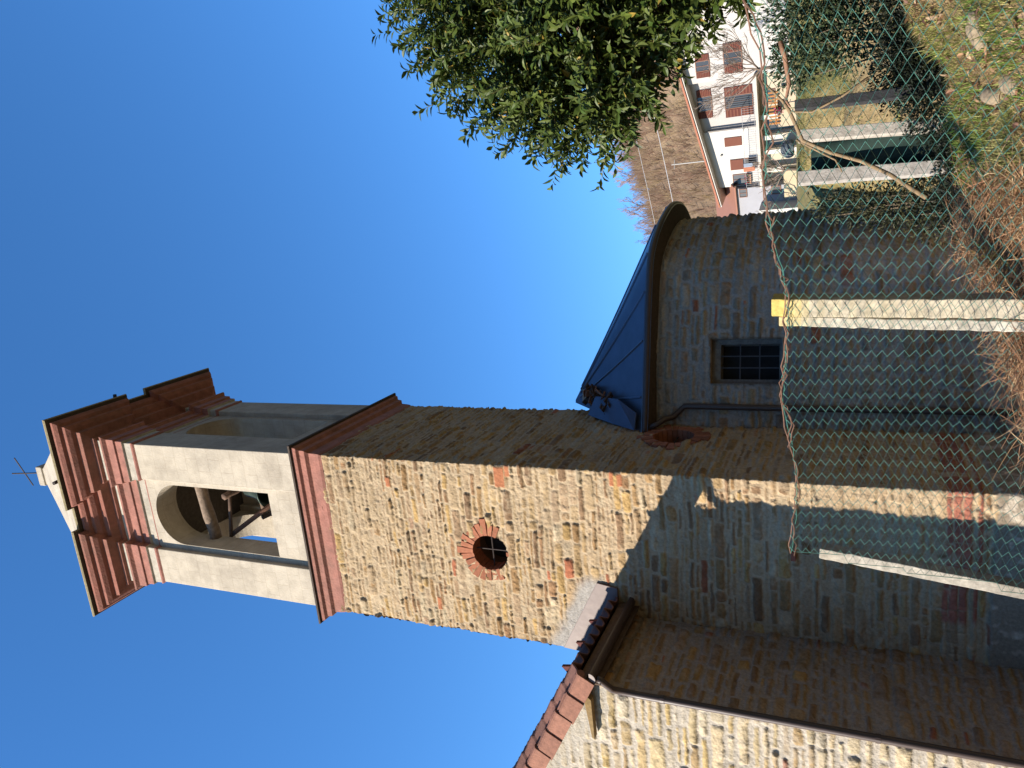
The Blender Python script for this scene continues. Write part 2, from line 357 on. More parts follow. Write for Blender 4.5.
def ground(x, y):
    x = np.asarray(x, float); y = np.asarray(y, float); sh = x.shape; x = x.ravel(); y = y.ravel()
    z = np.empty(len(x))
    for i in range(0, len(x), 20000):
        d2 = (x[i:i+20000, None]-CP[:, 0])**2+(y[i:i+20000, None]-CP[:, 1])**2
        w = 1/(d2+.02)**2
        z[i:i+20000] = (w*CP[:, 2]).sum(1)/w.sum(1)
    rr = np.hypot(x, y)
    z += .03*fbm(x*1.7, y*1.7, 3, 3)*np.clip(1.2-rr/80, .0, 1)
    az = np.where(y > 1, x/np.maximum(y, 1), np.where(x > 0, 2., -2.))
    hx = np.interp(az, [-2, -.6, -.1, .08, .2, .26, .36, .5, .9, 2.], [8, 9, 11, 24, 48, 52.5, 57.5, 68, 105, 125])  # unseen hill on the right raised to block sky light on shaded walls
    hx = hx*(1+.05*fbm(az*9, rr*0+2, 3, 8))
    tt = sstep(82, 235, rr); fall = 1-.35*sstep(260, 600, rr)
    z = z*(1-sstep(60, 130, rr)) + sstep(60, 130, rr)*4.5 + hx*tt*fall
    return z.reshape(sh)

def build_ground():
    def axis(lo, f0, f1, hi, fine, n):
        return np.concatenate([f0-(np.geomspace(1, 1+f0-lo, n)[::-1]-1), np.arange(f0+fine, f1, fine), f1+(np.geomspace(1, 1+hi-f1, n)-1)])
    xs = axis(-900, -4, 6, 900, .09, 90); ys = axis(-400, -1, 11, 1500, .09, 100)
    X, Y = np.meshgrid(xs, ys, indexing='ij'); Z = ground(X, Y)
    rr = np.hypot(X, Y)
    n1 = fbm(X*.9, Y*.9, 4, 21); n2 = fbm(X*4, Y*4, 3, 22); n3 = fbm(X*.06, Y*.06, 4, 23)
    earth = np.array((.16, .115, .07)); lawn = np.array((.21, .20, .07)); dry = np.array((.36, .27, .14)); hill = np.array((.34, .235, .15)); hill2 = np.array((.24, .17, .11)); hill3 = np.array((.44, .33, .19))
    col = np.empty(X.shape+(3,)); e = (earth*(1-.5)+dry*.5)*(1+.3*n2[..., None]); col[:] = e
    lw = (sstep(.2, 1.2, Y-8.2-.2*X)*sstep(-.5, 2.5, X-1))[..., None]
    lc = lawn+(dry-lawn)*np.clip(.5+.9*n1+.4*n2, 0, 1)[..., None]
    col = col*(1-lw)+lc*lw
    azz = X/np.maximum(np.abs(Y), 1)
    hw = sstep(62, 85, rr)[..., None]; hc = hill+(hill2-hill)*sstep(-.1, .5, n3)[..., None]; hc = hc+(hill3-hc)*(sstep(.15, .6, fbm(X*.13, Y*.13, 3, 27))*.7)[..., None]; hc = hc*(1+.25*fbm(X*.8, Y*.8, 3, 29)[..., None])
    bounce_cut = (sstep(.48, .7, azz)+(Y < 0)).clip(0, 1)[..., None]; hc = hc*(1-bounce_cut)+np.array((.085, .10, .06))*(1+.3*n3[..., None])*bounce_cut      # unseen slopes given a dark evergreen tone to cut warm bounce light
    col = col*(1-hw)+hc*hw
    n, m = X.shape; I = np.arange(n*m).reshape(n, m)
    f = np.stack([I[:-1, :-1], I[1:, :-1], I[1:, 1:], I[:-1, 1:]], -1).reshape(-1, 4)
    V = np.stack([X, Y, Z], -1).reshape(-1, 3)
    o = mesh_np('ground', V, f, M['dirt'], None, col.reshape(-1, 3)); tag(o, 'uneven ground with a grassy bank, a lawn and a brown hillside', 'ground', kind='structure')
build_ground()

# ------------------------------------------------------------------ BELL TOWER
tower = thing('bell_tower', W(1.41, 1.41, -2.2), 'tall square stone bell tower with a cream arched belfry and pink cornices', 'bell tower')
Z1 = 8.10
def tower_recolor(S, Z, col, H):
    u = W_-S      # lit face: u from 2.83 to 0
    line = 3.99-.535*(2.83-u)            # mortar fillet over the flashing of the annex roof
    d = Z-line; w = (sstep(-.1, 0, d)*sstep(.34, .12, d+.06*fbm(S*5, Z*5, 3, 91))*sstep(1.55, 1.75, u)*(S < W_))[..., None]
    col = col*(1-w)+np.array((.44, .41, .37))*(1+.1*fbm(S*12, Z*12, 3, 92)[..., None])*w; H = H*(1-.8*w[..., 0])+.02*w[..., 0]
    for (ua, ub, za, zb) in ((.02, .33, 4.70, 4.86), (.0, .16, 4.605, 4.68), (.0, .20, 3.05, 3.11), (.02, .20, 2.93, 3.0), (.30, .46, 6.7, 6.78), (2.3, 2.52, 6.05, 6.12)):      # brick repairs
        w = (sstep(-.006, .006, np.minimum(np.minimum(u-ua, ub-u), np.minimum(Z-za, zb-Z))+.006*fbm(S*30, Z*30, 2, 4))*(S < W_+.02))[..., None]
        col = col*(1-w)+np.array((.50, .20, .10))*(1+.2*fbm(S*14, Z*14, 3, 95)[..., None])*w; H = H*(1-w[..., 0])+.022*w[..., 0]
    return col, H
s, p, nm = path_uv([(W_, 0), (0, 0), (0, W_), (W_, W_), (W_, 0)], [.0145, .021, .2, .2])
zs = np.concatenate([np.arange(-3.3, -1.6, .05), np.arange(-1.6, Z1+.005, .0145)])
RW = (1.408, 5.075, .285)        # round window on the sunny face: u, z, r
RV = (1.53, 2.56, .31)           # on the shaded face: v, z, r
hole1 = lambda S, Z: (np.hypot(S-(W_-RW[0]), Z-RW[1]) < RW[2]+.01)
hole2 = lambda S, Z: (np.hypot(S-(W_+RV[0]), Z-RV[1]) < RV[2]+.01)
hole3 = lambda S, Z: (np.abs(S-(W_-1.44)) < .07) & (np.abs(Z-5.53) < .065)
pk = (.40, .155, .105)
wall_sheet('shaft', s, p, nm, zs, 5, 'tower', tower, holes=(hole1, hole2, hole3), recolor=tower_recolor, plinth=-1.42,
           bands=[(-.985, -.93, pk), (-1.085, -1.0, pk), (-1.18, -1.10, pk), (-1.29, -1.245, pk)])
mb = MB(); mb.ubox(1.37, 1.51, .0, .0, 5.465, 5.595)
mb = MB(); c = (.10, .075, .05)
for a in ((1.365, 1.515, .02, .25),):
    u0, u1, v0, v1 = a; z0, z1 = 5.46, 5.60
    P = [W(u0, v0, z0), W(u1, v0, z0), W(u1, v0, z1), W(u0, v0, z1), W(u0, v1, z0), W(u1, v1, z0), W(u1, v1, z1), W(u0, v1, z1)]
    mb.add(P, [(4, 5, 6, 7), (0, 1, 5, 4), (1, 2, 6, 5), (2, 3, 7, 6), (3, 0, 4, 7)], (.26, .20, .13))
mb.build('putlog_hole', M['stone'], tower, fixn=False)
mb = MB(); mb.ubox(.90, 1.02, -.10, .05, .72, .78, (.40, .14, .09)); mb.build('jutting_brick', M['brick'], tower, bevel=.006)
def round_window(fr, lit, seed):
    rg = random.Random(seed); cu, cz, r = fr
    def pos(a, rad, dep):
        x = rad*math.cos(a); z = cz+rad*math.sin(a)
        return W(cu+x, dep, z) if lit else W(dep, cu+x, z)
    ring = MB(); N = 26 if lit else 24
    for i in range(N):
        a0 = 2*math.pi*i/N; w = 2*math.pi/N
        if lit and math.sin(a0+w/2) < -.5 and rg.random() < .7: continue
        L = .09 if lit and math.sin(a0+w/2) < -.5 else rg.choice([.17, .18, .20, .22, .27]) if lit else rg.choice([.15, .18, .24]); g = .04+.07*rg.random()
        k = rg.uniform(.75, 1.15); c = (.44*k, .175*k, .10*k)
        a, b = a0+w*g*.5, a0+w*(1-g*.5); f = -.020-.016*rg.random()
        ri, ro = r-.005, r+L; sh = .86
        am = (a+b)/2; ao, bo = am-(am-a)*sh*1.02, am+(b-am)*sh*1.02
        P = [pos(a, ri, f), pos(b, ri, f), pos(bo, ro, f), pos(ao, ro, f), pos(a, ri, .22), pos(b, ri, .22), pos(bo, ro, .05), pos(ao, ro, .05)]
        ring.add(P, [(0, 1, 2, 3), (4, 7, 6, 5), (0, 4, 5, 1), (1, 5, 6, 2), (2, 6, 7, 3), (3, 7, 4, 0)], c)
    # reveal behind the bricks
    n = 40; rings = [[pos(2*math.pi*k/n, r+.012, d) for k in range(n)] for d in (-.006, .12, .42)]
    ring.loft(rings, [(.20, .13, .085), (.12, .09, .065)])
    o = ring.build('round_window', M['brick'], tower, bevel=0.004)
    b = MB(); d = .10
    for (x, zz) in ((0, 1), (1, 0)):
        q0 = pos(math.pi/2 if zz else 0, r+.01, d); q1 = pos(-math.pi/2 if zz else math.pi, r+.01, d)
        b.tube([q0, q1], .011, 6)
    b.build('window_bars', M['iron'], o)
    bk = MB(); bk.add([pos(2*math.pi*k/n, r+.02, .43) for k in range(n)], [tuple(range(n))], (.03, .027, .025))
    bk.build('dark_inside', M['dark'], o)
round_window(RW, True, 3); round_window(RV, False, 9)

def ring_pts(o, z, rec=.13, pil=.70, k=.8):
    """plan outline of a broken cornice: corners advance, middles step back"""
    out = []; bi = min(pil+k*o, W_/2-.02)
    for (ou, ov, du, dv) in ((0, 0, 1, 0), (W_, 0, 0, 1), (W_, W_, -1, 0), (0, W_, 0, -1)):
        nu, nv = dv, -du          # outward
        for t, off in ((-o, o), (bi, o), (bi, o-rec), (W_-bi, o-rec), (W_-bi, o)):
            out.append((ou+du*t+nu*off, ov+dv*t+nv*off))
    return [W(a, b, z) for a, b in out]
PK = (.46, .205, .16); PK2 = (.40, .165, .125); WH = (.62, .56, .47); CR = (.58, .52, .43)
# lower cornice (straight)
mb = MB(); prof = [(.00, 7.98), (.022, 8.02), (.03, 8.10), (.035, 8.20), (.09, 8.24), (.10, 8.33), (.15, 8.36), (.165, 8.42)]
mb.loft([[W(a, b, z) for a, b in ((-o, -o), (W_+o, -o), (W_+o, W_+o), (-o, W_+o))] for o, z in prof], [PK]*7)
mb.build('lower_cornice', M['pink'], tower, bevel=.006)
mb = MB(); prof = [(.10, 8.425), (.20, 8.43), (.205, 8.462), (-.02, 8.52)]
mb.loft([[W(a, b, z) for a, b in ((-o, -o), (W_+o, -o), (W_+o, W_+o), (-o, W_+o))] for o, z in prof], [(.10, .075, .06)]*3, caps=True)
mb.build('lower_cornice_cap', M['tile'], tower)
# belfry
mb = MB(); z0, z1 = 8.47, 12.36
for (u, v) in ((0, 0), (W_-.70, 0), (0, W_-.70), (W_-.70, W_-.70)): mb.ubox(u, u+.70, v, v+.70, z0, z1)
belfry = mb.build('belfry_piers', M['plaster'], tower, bevel=.012, uv=True)
def panel(side):
    """recessed wall with an arched opening, one per side"""
    ou, ov, du, dv = ((0, 0, 1, 0), (W_, 0, 0, 1), (W_, W_, -1, 0), (0, W_, 0, -1))[side]
    iu, iv = -dv, du             # inward
    Pp = lambda t, w, z: W(ou+du*t+iu*w, ov+dv*t+iv*w, z)
    a, b, c, r = .697, W_-.697, W_/2, .605
    l, rr_ = c-r, c+r; sill, spring, top = 9.36, 11.62, 12.36; f0, f1 = .10, .58
    m = MB(); n = 22
    arch = [(c-r*math.cos(math.pi*i/n), spring+r*math.sin(math.pi*i/n)) for i in range(n+1)]
    for w, fl in ((f0, 0), (f1, 1)):
        def q(p): m.add([Pp(t, w, z) for t, z in p], [(0, 1, 2, 3) if not fl else (3, 2, 1, 0)])
        q([(a, 8.47), (b, 8.47), (b, sill), (a, sill)])
        q([(a, sill), (l, sill), (l, spring), (a, spring)]); q([(rr_, sill), (b, sill), (b, spring), (rr_, spring)])
        q([(a, spring), (l, spring), (l, top), (a, top)]); q([(rr_, spring), (b, spring), (b, top), (rr_, top)])
        for i in range(n):
            (x0, y0), (x1, y1) = arch[i], arch[i+1]; q([(x0, y0), (x1, y1), (x1, top), (x0, top)])
    ed = [(l, sill)]+arch+[(rr_, sill), (l, sill)]
    for (x0, y0), (x1, y1) in zip(ed[:-1], ed[1:]):
        m.add([Pp(x0, f0, y0), Pp(x1, f0, y1), Pp(x1, f1, y1), Pp(x0, f1, y0)], [(0, 1, 2, 3)])
    o = m.build('arched_wall', M['plaster'], tower, uv=True, fixn=False)
    s_ = MB(); P0 = [Pp(l-.0, .085, sill-.05), Pp(rr_, .085, sill-.05)]
    return o
for i in range(4): panel(i)
mb = MB(); mb.ubox(.05, W_-.05, .05, W_-.05, 8.50, 8.56, (.3, .26, .2)); mb.build('belfry_floor', M['wood'], tower); mb = MB(); mb.ubox(.3, W_-.3, .3, W_-.3, 12.235, 12.285, (.10, .08, .06)); mb.build('belfry_ceiling', M['wood'], tower)
# upper cornice
prof = [(.0, 12.30), (.028, 12.33), (.035, 12.365), (.02, 12.375), (.02, 12.54), (.06, 12.56), (.065, 12.71), (.10, 12.73), (.105, 12.90), (.165, 12.945), (.175, 12.985), (.06, 13.0), (.06, 13.20),
        (.12, 13.22), (.125, 13.28), (.19, 13.30), (.28, 13.325), (.29, 13.43), (.36, 13.45), (.43, 13.50), (.44, 13.57), (.50, 13.59), (.545, 13.65), (.55, 13.70), (.3, 13.70)]
cols = [PK, PK, PK, CR, CR, PK, PK, PK, PK, PK, WH, WH] + [PK2]*12
mb = MB(); mb.loft([ring_pts(o, z) for o, z in prof], cols, caps=True)
mb.build('upper_cornice', M['pink'], tower, bevel=.007)
prof = [(.40, 13.702), (.61, 13.735), (.625, 13.77), (.615, 13.80), (.40, 13.90), (-.5, 14.55)]
LI = (.40, .33, .19)
mb = MB(); mb.loft([ring_pts(o, z) for o, z in prof], [(.10, .075, .055), LI, LI, (.30, .16, .10), (.30, .16, .10)], caps=True)
mb.build('tower_roof', M['tile'], tower, bevel=.004)
# cream spire with its iron cross
mb = MB(); ct = 1.40
rings = []
for hw, z in ((1.62, 14.0), (1.42, 14.5), (.98, 15.4), (.56, 16.3), (.19, 17.10), (.23, 17.11), (.23, 17.30), (.10, 17.42)):
    rings.append([W(ct+a*hw, ct+b*hw, z) for a, b in ((-1, -1), (1, -1), (1, 1), (-1, 1))])
mb.loft(rings, [WH]*7, caps=True); mb.build('spire', M['plaster'], tower, bevel=.02, uv=True)
mb = MB(); mb.tube([W(ct, ct, 17.3), W(ct+.10, ct, 18.60)], .017, 6); mb.tube([W(ct-.40, ct-.2, 18.02), W(ct+.46, ct+.2, 18.26)], .015, 6)
mb.build('iron_cross', M['iron'], tower)
for q in ((.62, -.66, 13.86), (-.66, 1.0, 13.84)):
    mb = MB(); e = W(*q); u_, v_ = q[0], q[1]
    i_ = W(u_+(0 if v_ < -.3 else .35), v_+(.35 if v_ < -.3 else 0), q[2]+.06); mb.tube([i_, e], .035, 8); mb.build('spout', M['iron'], tower)

# bell and its frame
def bell():
    b = thing('bell', W(1.12, 1.0, 10.15), 'dark green bronze bell hanging in the arched belfry', 'bell')
    prof = [(.02, .62), (.14, .60), (.20, .52), (.22, .35), (.26, .18), (.36, .03), (.385, .0), (.36, -.01), (.30, .06)]
    m = MB(); n = 28; o = Vector(W(1.12, 1.0, 10.15))
    m.loft([[o+Vector((r*math.cos(2*math.pi*k/n), r*math.sin(2*math.pi*k/n), z)) for k in range(n)] for r, z in prof])
    m.build('bell_body', M['bronze'], b, smooth=True)
    m = MB(); m.tube([o+Vector((0, 0, .62)), o+Vector((0, 0, .95))], .05, 8); m.build('crown', M['iron'], b)
    m = MB(); m.tube([o+Vector((0, 0, .5)), o+Vector((.02, 0, .02))], .02, 8); m.tube([o+Vector((.02, 0, .05)), o+Vector((.02, 0, -.08))], .05, 8); m.build('clapper', M['iron'], b)
bell()
mb = MB(); pts = [W(.72+.28*i, .50+.01*math.sin(i*2), 11.44-.036*i) for i in range(6)]
mb.tube(pts, [.10, .115, .105, .12, .11, .115], 9, (.30, .22, .16)); mb.build('log_beam', M['wood'], tower, smooth=True)
mb = MB()
mb.tube([W(.72, .62, 10.74), W(2.12, .62, 11.02)], .035, 6, (.16, .10, .07)); mb.tube([W(2.0, .66, 11.0), W(1.25, .66, 9.8)], .05, 6, (.20, .10, .06)); mb.tube([W(.86, .60, 11.1), W(.83, .60, 9.1)], .022, 6, (.45, .40, .36))
mb.tube([W(.75, 2.0, 11.5), W(2.1, 2.0, 11.4)], .08, 6, (.15, .1, .07)); mb.tube([W(1.15, .5, 10.85), W(1.15, 2.3, 10.85)], .07, 6, (.16, .1, .07)); mb.tube([W(1.6, .7, 10.2), W(1.5, 2.2, 9.7)], .05, 6, (.1, .07, .05))
mb.build('bell_frame', M['wood'], tower, smooth=True)

# ------------------------------------------------------------------ ANNEX with the tiled roof
annex = thing('church_annex', W(4.5, 0, -2.1), 'low stone church wing with a tiled roof and brown gutter, in front of the tower', 'building')
EU, EV, RIDGE, SL = 2.16, -1.62, 5.6, .56
roofz = lambda u: 3.05+SL*(np.minimum(u, 2*RIDGE-u)-2.0)
s, p, nm = path_uv([(2*RIDGE-EU, EV), (4.3, EV), (EU, EV), (EU, .03)], [.09, .014, .016])
LEN1 = 2*RIDGE-2*EU
def annex_cut(S, Z):
    u = np.where(S < LEN1, 2*RIDGE-EU-S, EU); return Z > roofz(u)-.06
def annex_recolor(S, Z, col, H):
    u = 2*RIDGE-EU-S; d = roofz(u)-Z+.12*fbm(S*4, Z*4, 3, 33); w = (sstep(.62, .28, d)*(S < LEN1-.01))[..., None]
    col = col*(1-w*.8)+np.array((.52, .485, .43))*(1+.1*fbm(S*14, Z*14, 2, 34)[..., None])*w*.8; H = H*(1-.7*w[..., 0])
    # the side in the yard takes a darker, browner stone palette
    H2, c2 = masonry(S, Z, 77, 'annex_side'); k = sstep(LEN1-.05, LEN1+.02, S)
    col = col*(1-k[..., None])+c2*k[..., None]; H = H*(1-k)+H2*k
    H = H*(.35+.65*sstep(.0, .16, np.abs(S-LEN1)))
    return col, H
zs = np.concatenate([np.arange(-3.3, -1.75, .06), np.arange(-1.75, 4.3, .0145), np.arange(4.3, 5.2, .08)])
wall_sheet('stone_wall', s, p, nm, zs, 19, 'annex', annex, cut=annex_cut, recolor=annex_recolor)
mb = MB(); far = 3.5; x1 = 2*RIDGE-EU
mb.add([W(x1, EV, -2.5), W(x1, far, -2.5), W(x1, far, 2.9), W(x1, EV, 2.9)], [(0, 1, 2, 3)], (.45, .37, .26))
mb.add([W(x1, far, -2.5), W(W_+.03, far, -2.5), W(W_+.03, far, roofz(W_)-.1), W(RIDGE, far, roofz(RIDGE)-.1), W(x1, far, 2.9)], [(0, 1, 2, 3, 4)], (.45, .37, .26))
mb.build('rear_walls', M['stone'], annex, fixn=False)
# tiled roof: rows of curved tiles, stepped
def tiles(u_of, name, vlo, vhi, sl0, sl1, skip=None):
    cs = math.sqrt(1+SL*SL); a = np.arange(sl0, sl1, .022); v = np.arange(vlo, vhi, .0195)
    Aa, V = np.meshgrid(a, v, indexing='ij')
    row = np.floor(Aa/.34); fr = Aa/.34-row; colm = np.floor((V+.06*0)/.215); ph = (V/.215-colm)*2*np.pi
    jit = _hash(row, colm, 5); lift = .030*(1-fr)+.012*jit
    hgt = .052*np.cos(ph)+.014*np.cos(2*ph)+lift+.10
    u, z = u_of(Aa/cs); nx, nz = -SL/cs*np.sign(u_of(1.)[0]-u_of(0.)[0]), 1/cs
    P = Wn(u+nx*hgt, V, z+nz*hgt)
    n, m = Aa.shape; I = np.arange(n*m).reshape(n, m); f = np.stack([I[:-1, :-1], I[:-1, 1:], I[1:, 1:], I[1:, :-1]], -1).reshape(-1, 4)
    if skip is not None:
        uc = ((u[:-1, :-1]+u[1:, 1:])/2).ravel(); vc = ((V[:-1, :-1]+V[1:, 1:])/2).ravel(); f = f[~skip(uc, vc)]
    k = (.8+.4*jit+.15*fbm(Aa*6, V*6, 3, 8))[..., None]; base = np.array((.25, .115, .085)); base2 = np.array((.17, .09, .075))
    w = _hash(row+7, colm+3, 9)[..., None]
    col = (base*w+base2*(1-w))*k
    o = mesh_np(name, P.reshape(-1, 3), f, M['tile'], annex, col.reshape(-1, 3), smooth=True)
    md = o.modifiers.new('t', 'SOLIDIFY'); md.thickness = .018
    return o
u0 = 1.93
roof = tiles(lambda t: (u0+t, 3.05+SL*(u0+t-2.0)), 'tiled_roof', -1.86, 3.8, 0, (RIDGE-u0)*math.sqrt(1+SL*SL), skip=lambda u, v: (u < W_+.01) & (v > -.01))
mb = MB()
for sgn in (0, 1):
    f_ = lambda u: (u if not sgn else 2*RIDGE-u)
    ua, ub = 1.96, RIDGE
    za, zb = 3.10+SL*(ua-2.0), 3.10+SL*(ub-2.0)
    for (vl, vh, uu) in ((-1.84, -.02, ua), (-.02, 3.8, W_+.02)) if not sgn else ((-1.84, 3.8, ua),):
        zz = 3.10+SL*(uu-2.0)
        P = [W(f_(uu), vl, zz), W(f_(ub), vl, zb), W(f_(ub), vh, zb), W(f_(uu), vh, zz)]
        P += [(q[0], q[1], q[2]-.09) for q in P]
        c = (.20, .13, .09) if not sgn else (.26, .12, .09)
        mb.add(P, [(0, 1, 2, 3), (7, 6, 5, 4), (0, 4, 5, 1), (1, 5, 6, 2), (2, 6, 7, 3), (3, 7, 4, 0)], c)
mb.build('roof_boards', M['wood'], roof)
# verge tiles: L shaped, each one lapping the next
mb = MB(); cs = math.sqrt(1+SL*SL); ax = Vector(W(1, 0, SL))-Vector(W(0, 0, 0)); ax.normalize()
vd = Vector((D2[0], D2[1], 0)); dn = Vector(W(SL, 0, -1))-Vector(W(0, 0, 0)); dn.normalize(); dn = -dn if dn.z > 0 else dn
for i in range(14):
    k = random.uniform(.85, 1.15); t = i*.345
    o = Vector(W(u0-.03, -1.895, 3.05+SL*(u0-.03-2.0))) + ax*t - dn*(.060-.012*(i % 2)) - vd*(.004*(i % 2)+.0)
    o -= vd*.0; lift = -dn*.03
    o2 = o + ax*.37 + dn*.022 + vd*.018
    # flap: a box that tapers inwards towards the next tile
    P = [o, o2, o2+dn*.205, o+dn*.215]; P = P+[q+vd*.02 for q in P]
    mb.add(P, [(0, 1, 2, 3), (7, 6, 5, 4), (0, 4, 5, 1), (1, 5, 6, 2), (2, 6, 7, 3), (3, 7, 4, 0)], (.36*k, .165*k, .11*k))
    # rounded top of the flap
    mb.tube([o+vd*.055+dn*.012, o2+vd*.055+dn*.012], .055, 10, (.33*k, .15*k, .10*k))
mb.build('verge_tiles', M['tile'], roof, bevel=.004)
for t, v in ((.24, -1.45), (.24, -.90), (.24, -.36)):
    mb = MB(); o = Vector(W(u0, v, 3.05+SL*(u0-2.0)))+ax*t-dn*.14
    P = [o, o+ax*.17, o-dn*.15+ax*.12]; w = vd*.05
    mb.add([q-w*.5 for q in P]+[q+w*.5 for q in P], [(0, 1, 2), (5, 4, 3), (0, 3, 4, 1), (1, 4, 5, 2), (2, 5, 3, 0)], (.16, .05, .04))
    mb.build('snow_guard', M['tile'], roof)
# flashing on the tower face above the roof
mb = MB(); up = lambda u: roofz(u)+.10
P = [(1.69, 3.40), (2.83, 4.00), (2.86, 3.62), (2.05, up(2.05)-.08), (1.74, 3.10)]
q = [W(u, -.045, z) for u, z in P]+[W(u, -.01, z) for u, z in P]
mb.add(q, [(0, 1, 2, 3, 4), (9, 8, 7, 6, 5)]+[(i, i+5, (i+1) % 5+5, (i+1) % 5) for i in range(5)]); mb.build('roof_flashing', M['flash'], annex, bevel=.004)
# gutter
mb = MB(); n = 12; rings = []
for v in np.linspace(-1.86, -.01, 12):
    rg_ = []
    for k in range(n+1):
        a = math.pi+math.pi*k/n; rg_.append(W(1.93+.075*math.cos(a), v, 2.93+.075*math.sin(a)))
    for k in range(n, -1, -1):
        a = math.pi+math.pi*k/n; rg_.append(W(1.93+.068*math.cos(a), v, 2.93+.068*math.sin(a)))
    rings.append(rg_)
mb.loft(rings); g = mb.build('gutter', M['gutter'], annex, smooth=False)
mb = MB(); P = [W(1.93+.078*math.cos(math.pi+math.pi*k/n), -1.866, 2.93+.078*math.sin(math.pi+math.pi*k/n)) for k in range(n+1)]
q = [tuple(np.array(x)+np.array([D2[0], D2[1], 0])*.012) for x in P]; N_ = len(P)
mb.add(P+q, [tuple(range(N_)), tuple(range(2*N_-1, N_-1, -1))]+[(i, i+1, N_+i+1, N_+i) for i in range(N_-1)]+[(N_-1, 0, N_, 2*N_-1)]); mb.build('end_cap', M['flash'], g)
mb = MB(); mb.ubox(1.985, 2.005, -1.84, -.02, 2.80, 3.06, (.13, .085, .06)); mb.build('fascia_board', M['wood'], annex)
pts = [W(1.95, -1.80, 2.86), W(1.98, -1.79, 2.80), W(2.12, -1.72, 2.70), W(2.165, -1.67, 2.58), W(2.172, -1.668, 2.40)]+[W(2.172, -1.668, z) for z in (1.4, .4, -.6, -1.6, -2.2)]
mb = MB(); mb.tube(pts, .043, 12); dp = mb.build('downpipe', M['gutter'], annex, smooth=True)
for z in (2.1, -.2):
    mb = MB(); mb.tube([W(2.172, -1.668, z-.025), W(2.172, -1.668, z+.025)], .05, 12); mb.build('pipe_clip', M['gutter'], dp)
mb = MB(); P = [W(2.22, -1.66, 3.075), W(2.30, -1.66, 2.97), W(2.86, -1.66, 2.965), W(2.84, -1.66, 3.0)]; q = [tuple(np.array(x)-np.array([D2[0], D2[1], 0])*.10) for x in P]
mb.add(P+q, [(3, 2, 1, 0), (4, 5, 6, 7), (0, 1, 5, 4), (1, 2, 6, 5), (2, 3, 7, 6), (3, 0, 4, 7)], (.30, .20, .085)); mb.build('timber_plank', M['wood'], annex, bevel=.004)

# ------------------------------------------------------------------ APSE
apse = thing('church_apse', W(-1.2, 4.2, -2.2), 'rounded stone apse with a blue lead roof and a barred window, right of the tower', 'building')
ctrl = np.array([(0.25, 2.03), (-.0, 2.12), (-.93, 2.37), (-1.85, 2.71), (-2.45, 3.05), (-2.83, 3.75), (-3.03, 4.7), (-2.75, 5.6), (-1.5, 7), (0, 7.5)])
def catmull(P, n=24):
    P = np.vstack([2*P[0]-P[1], P, 2*P[-1]-P[-2]]); o = []
    for i in range(1, len(P)-2):
        for t in np.linspace(0, 1, n, endpoint=False):
            a, b, c, d = P[i-1:i+3]; o.append(.5*((2*b)+(c-a)*t+(2*a-5*b+4*c-d)*t*t+(3*b-a-3*c+d)*t**3))
    return np.array(o+[P[-2]])
cv = catmull(ctrl); cw = np.stack([A[0]+D1[0]*cv[:, 0]+D2[0]*cv[:, 1], A[1]+D1[1]*cv[:, 0]+D2[1]*cv[:, 1]], -1)
cs_ = np.r_[0, np.cumsum(np.hypot(*np.diff(cw, axis=0).T))]
sa = np.concatenate([np.arange(0, 5.3, .018), np.linspace(5.3, cs_[-1], 40)])
pa = np.stack([np.interp(sa, cs_, cw[:, 0]), np.interp(sa, cs_, cw[:, 1])], -1); da = np.gradient(pa, axis=0); da /= np.linalg.norm(da, axis=1)[:, None]
na = np.stack([da[:, 1], -da[:, 0]], -1)
WS0, WS1, WZ0, WZ1 = 1.0, 1.555, 1.12, 1.99
WO0, WO1, WZA, WZB = .93, 1.63, 1.06, 2.12
zs = np.concatenate([np.arange(-3.3, -1.8, .06), np.arange(-1.8, 3.16, .017)])
def apse_recolor(S, Z, col, H):
    H = H*sstep(0, .05, np.maximum(np.abs(S-1.28)-.35, np.abs(Z-1.59)-.53))
    return col, H
wall_sheet('apse_wall', sa, pa, na, zs, 41, 'apse', apse, holes=(lambda S, Z: (S > WO0+.005) & (S < WO1-.005) & (Z > WZA+.005) & (Z < WZB-.005),), recolor=apse_recolor)
def AP(s_, z, d=0):
    x = np.array([np.interp(s_, cs_, cw[:, 0]), np.interp(s_, cs_, cw[:, 1])]); i = min(np.searchsorted(sa, s_), len(na)-1)
    return Vector((x[0]+na[i, 0]*d, x[1]+na[i, 1]*d, z))
win = MB(); g = (.27, .245, .21); so_ = (.36, .26, .16)
OUT = [(WO0, WZA), (WO1, WZA), (WO1, WZB), (WO0, WZB)]; INN = [(WS0, WZ0), (WS1, WZ0), (WS1, WZ1), (WS0, WZ1)]
for k in range(4):
    a, b = OUT[k], OUT[(k+1) % 4]; c_, d_ = INN[k], INN[(k+1) % 4]
    win.add([AP(*a, .03), AP(*b, .03), AP(*b, -.15), AP(*a, -.15)], [(0, 1, 2, 3)], so_)
    win.add([AP(*a, -.15), AP(*b, -.15), AP(*d_, -.15), AP(*c_, -.15)], [(0, 1, 2, 3)], g)
    win.add([AP(*c_, -.15), AP(*d_, -.15), AP(*d_, -.42), AP(*c_, -.42)], [(0, 1, 2, 3)], g)
wo = win.build('window', M['concrete'], apse, fixn=False)
mb = MB(); mb.add([AP(WS0-.02, WZ0-.02, -.41), AP(WS1+.02, WZ0-.02, -.41), AP(WS1+.02, WZ1+.02, -.41), AP(WS0-.02, WZ1+.02, -.41)], [(0, 1, 2, 3)]); mb.build('pane', M['dark'], wo, fixn=False)
mb = MB()
for f_ in (1/3, 2/3): x = WS0+(WS1-WS0)*f_; mb.tube([AP(x, WZ0, -.19), AP(x, WZ1, -.19)], .011, 6)
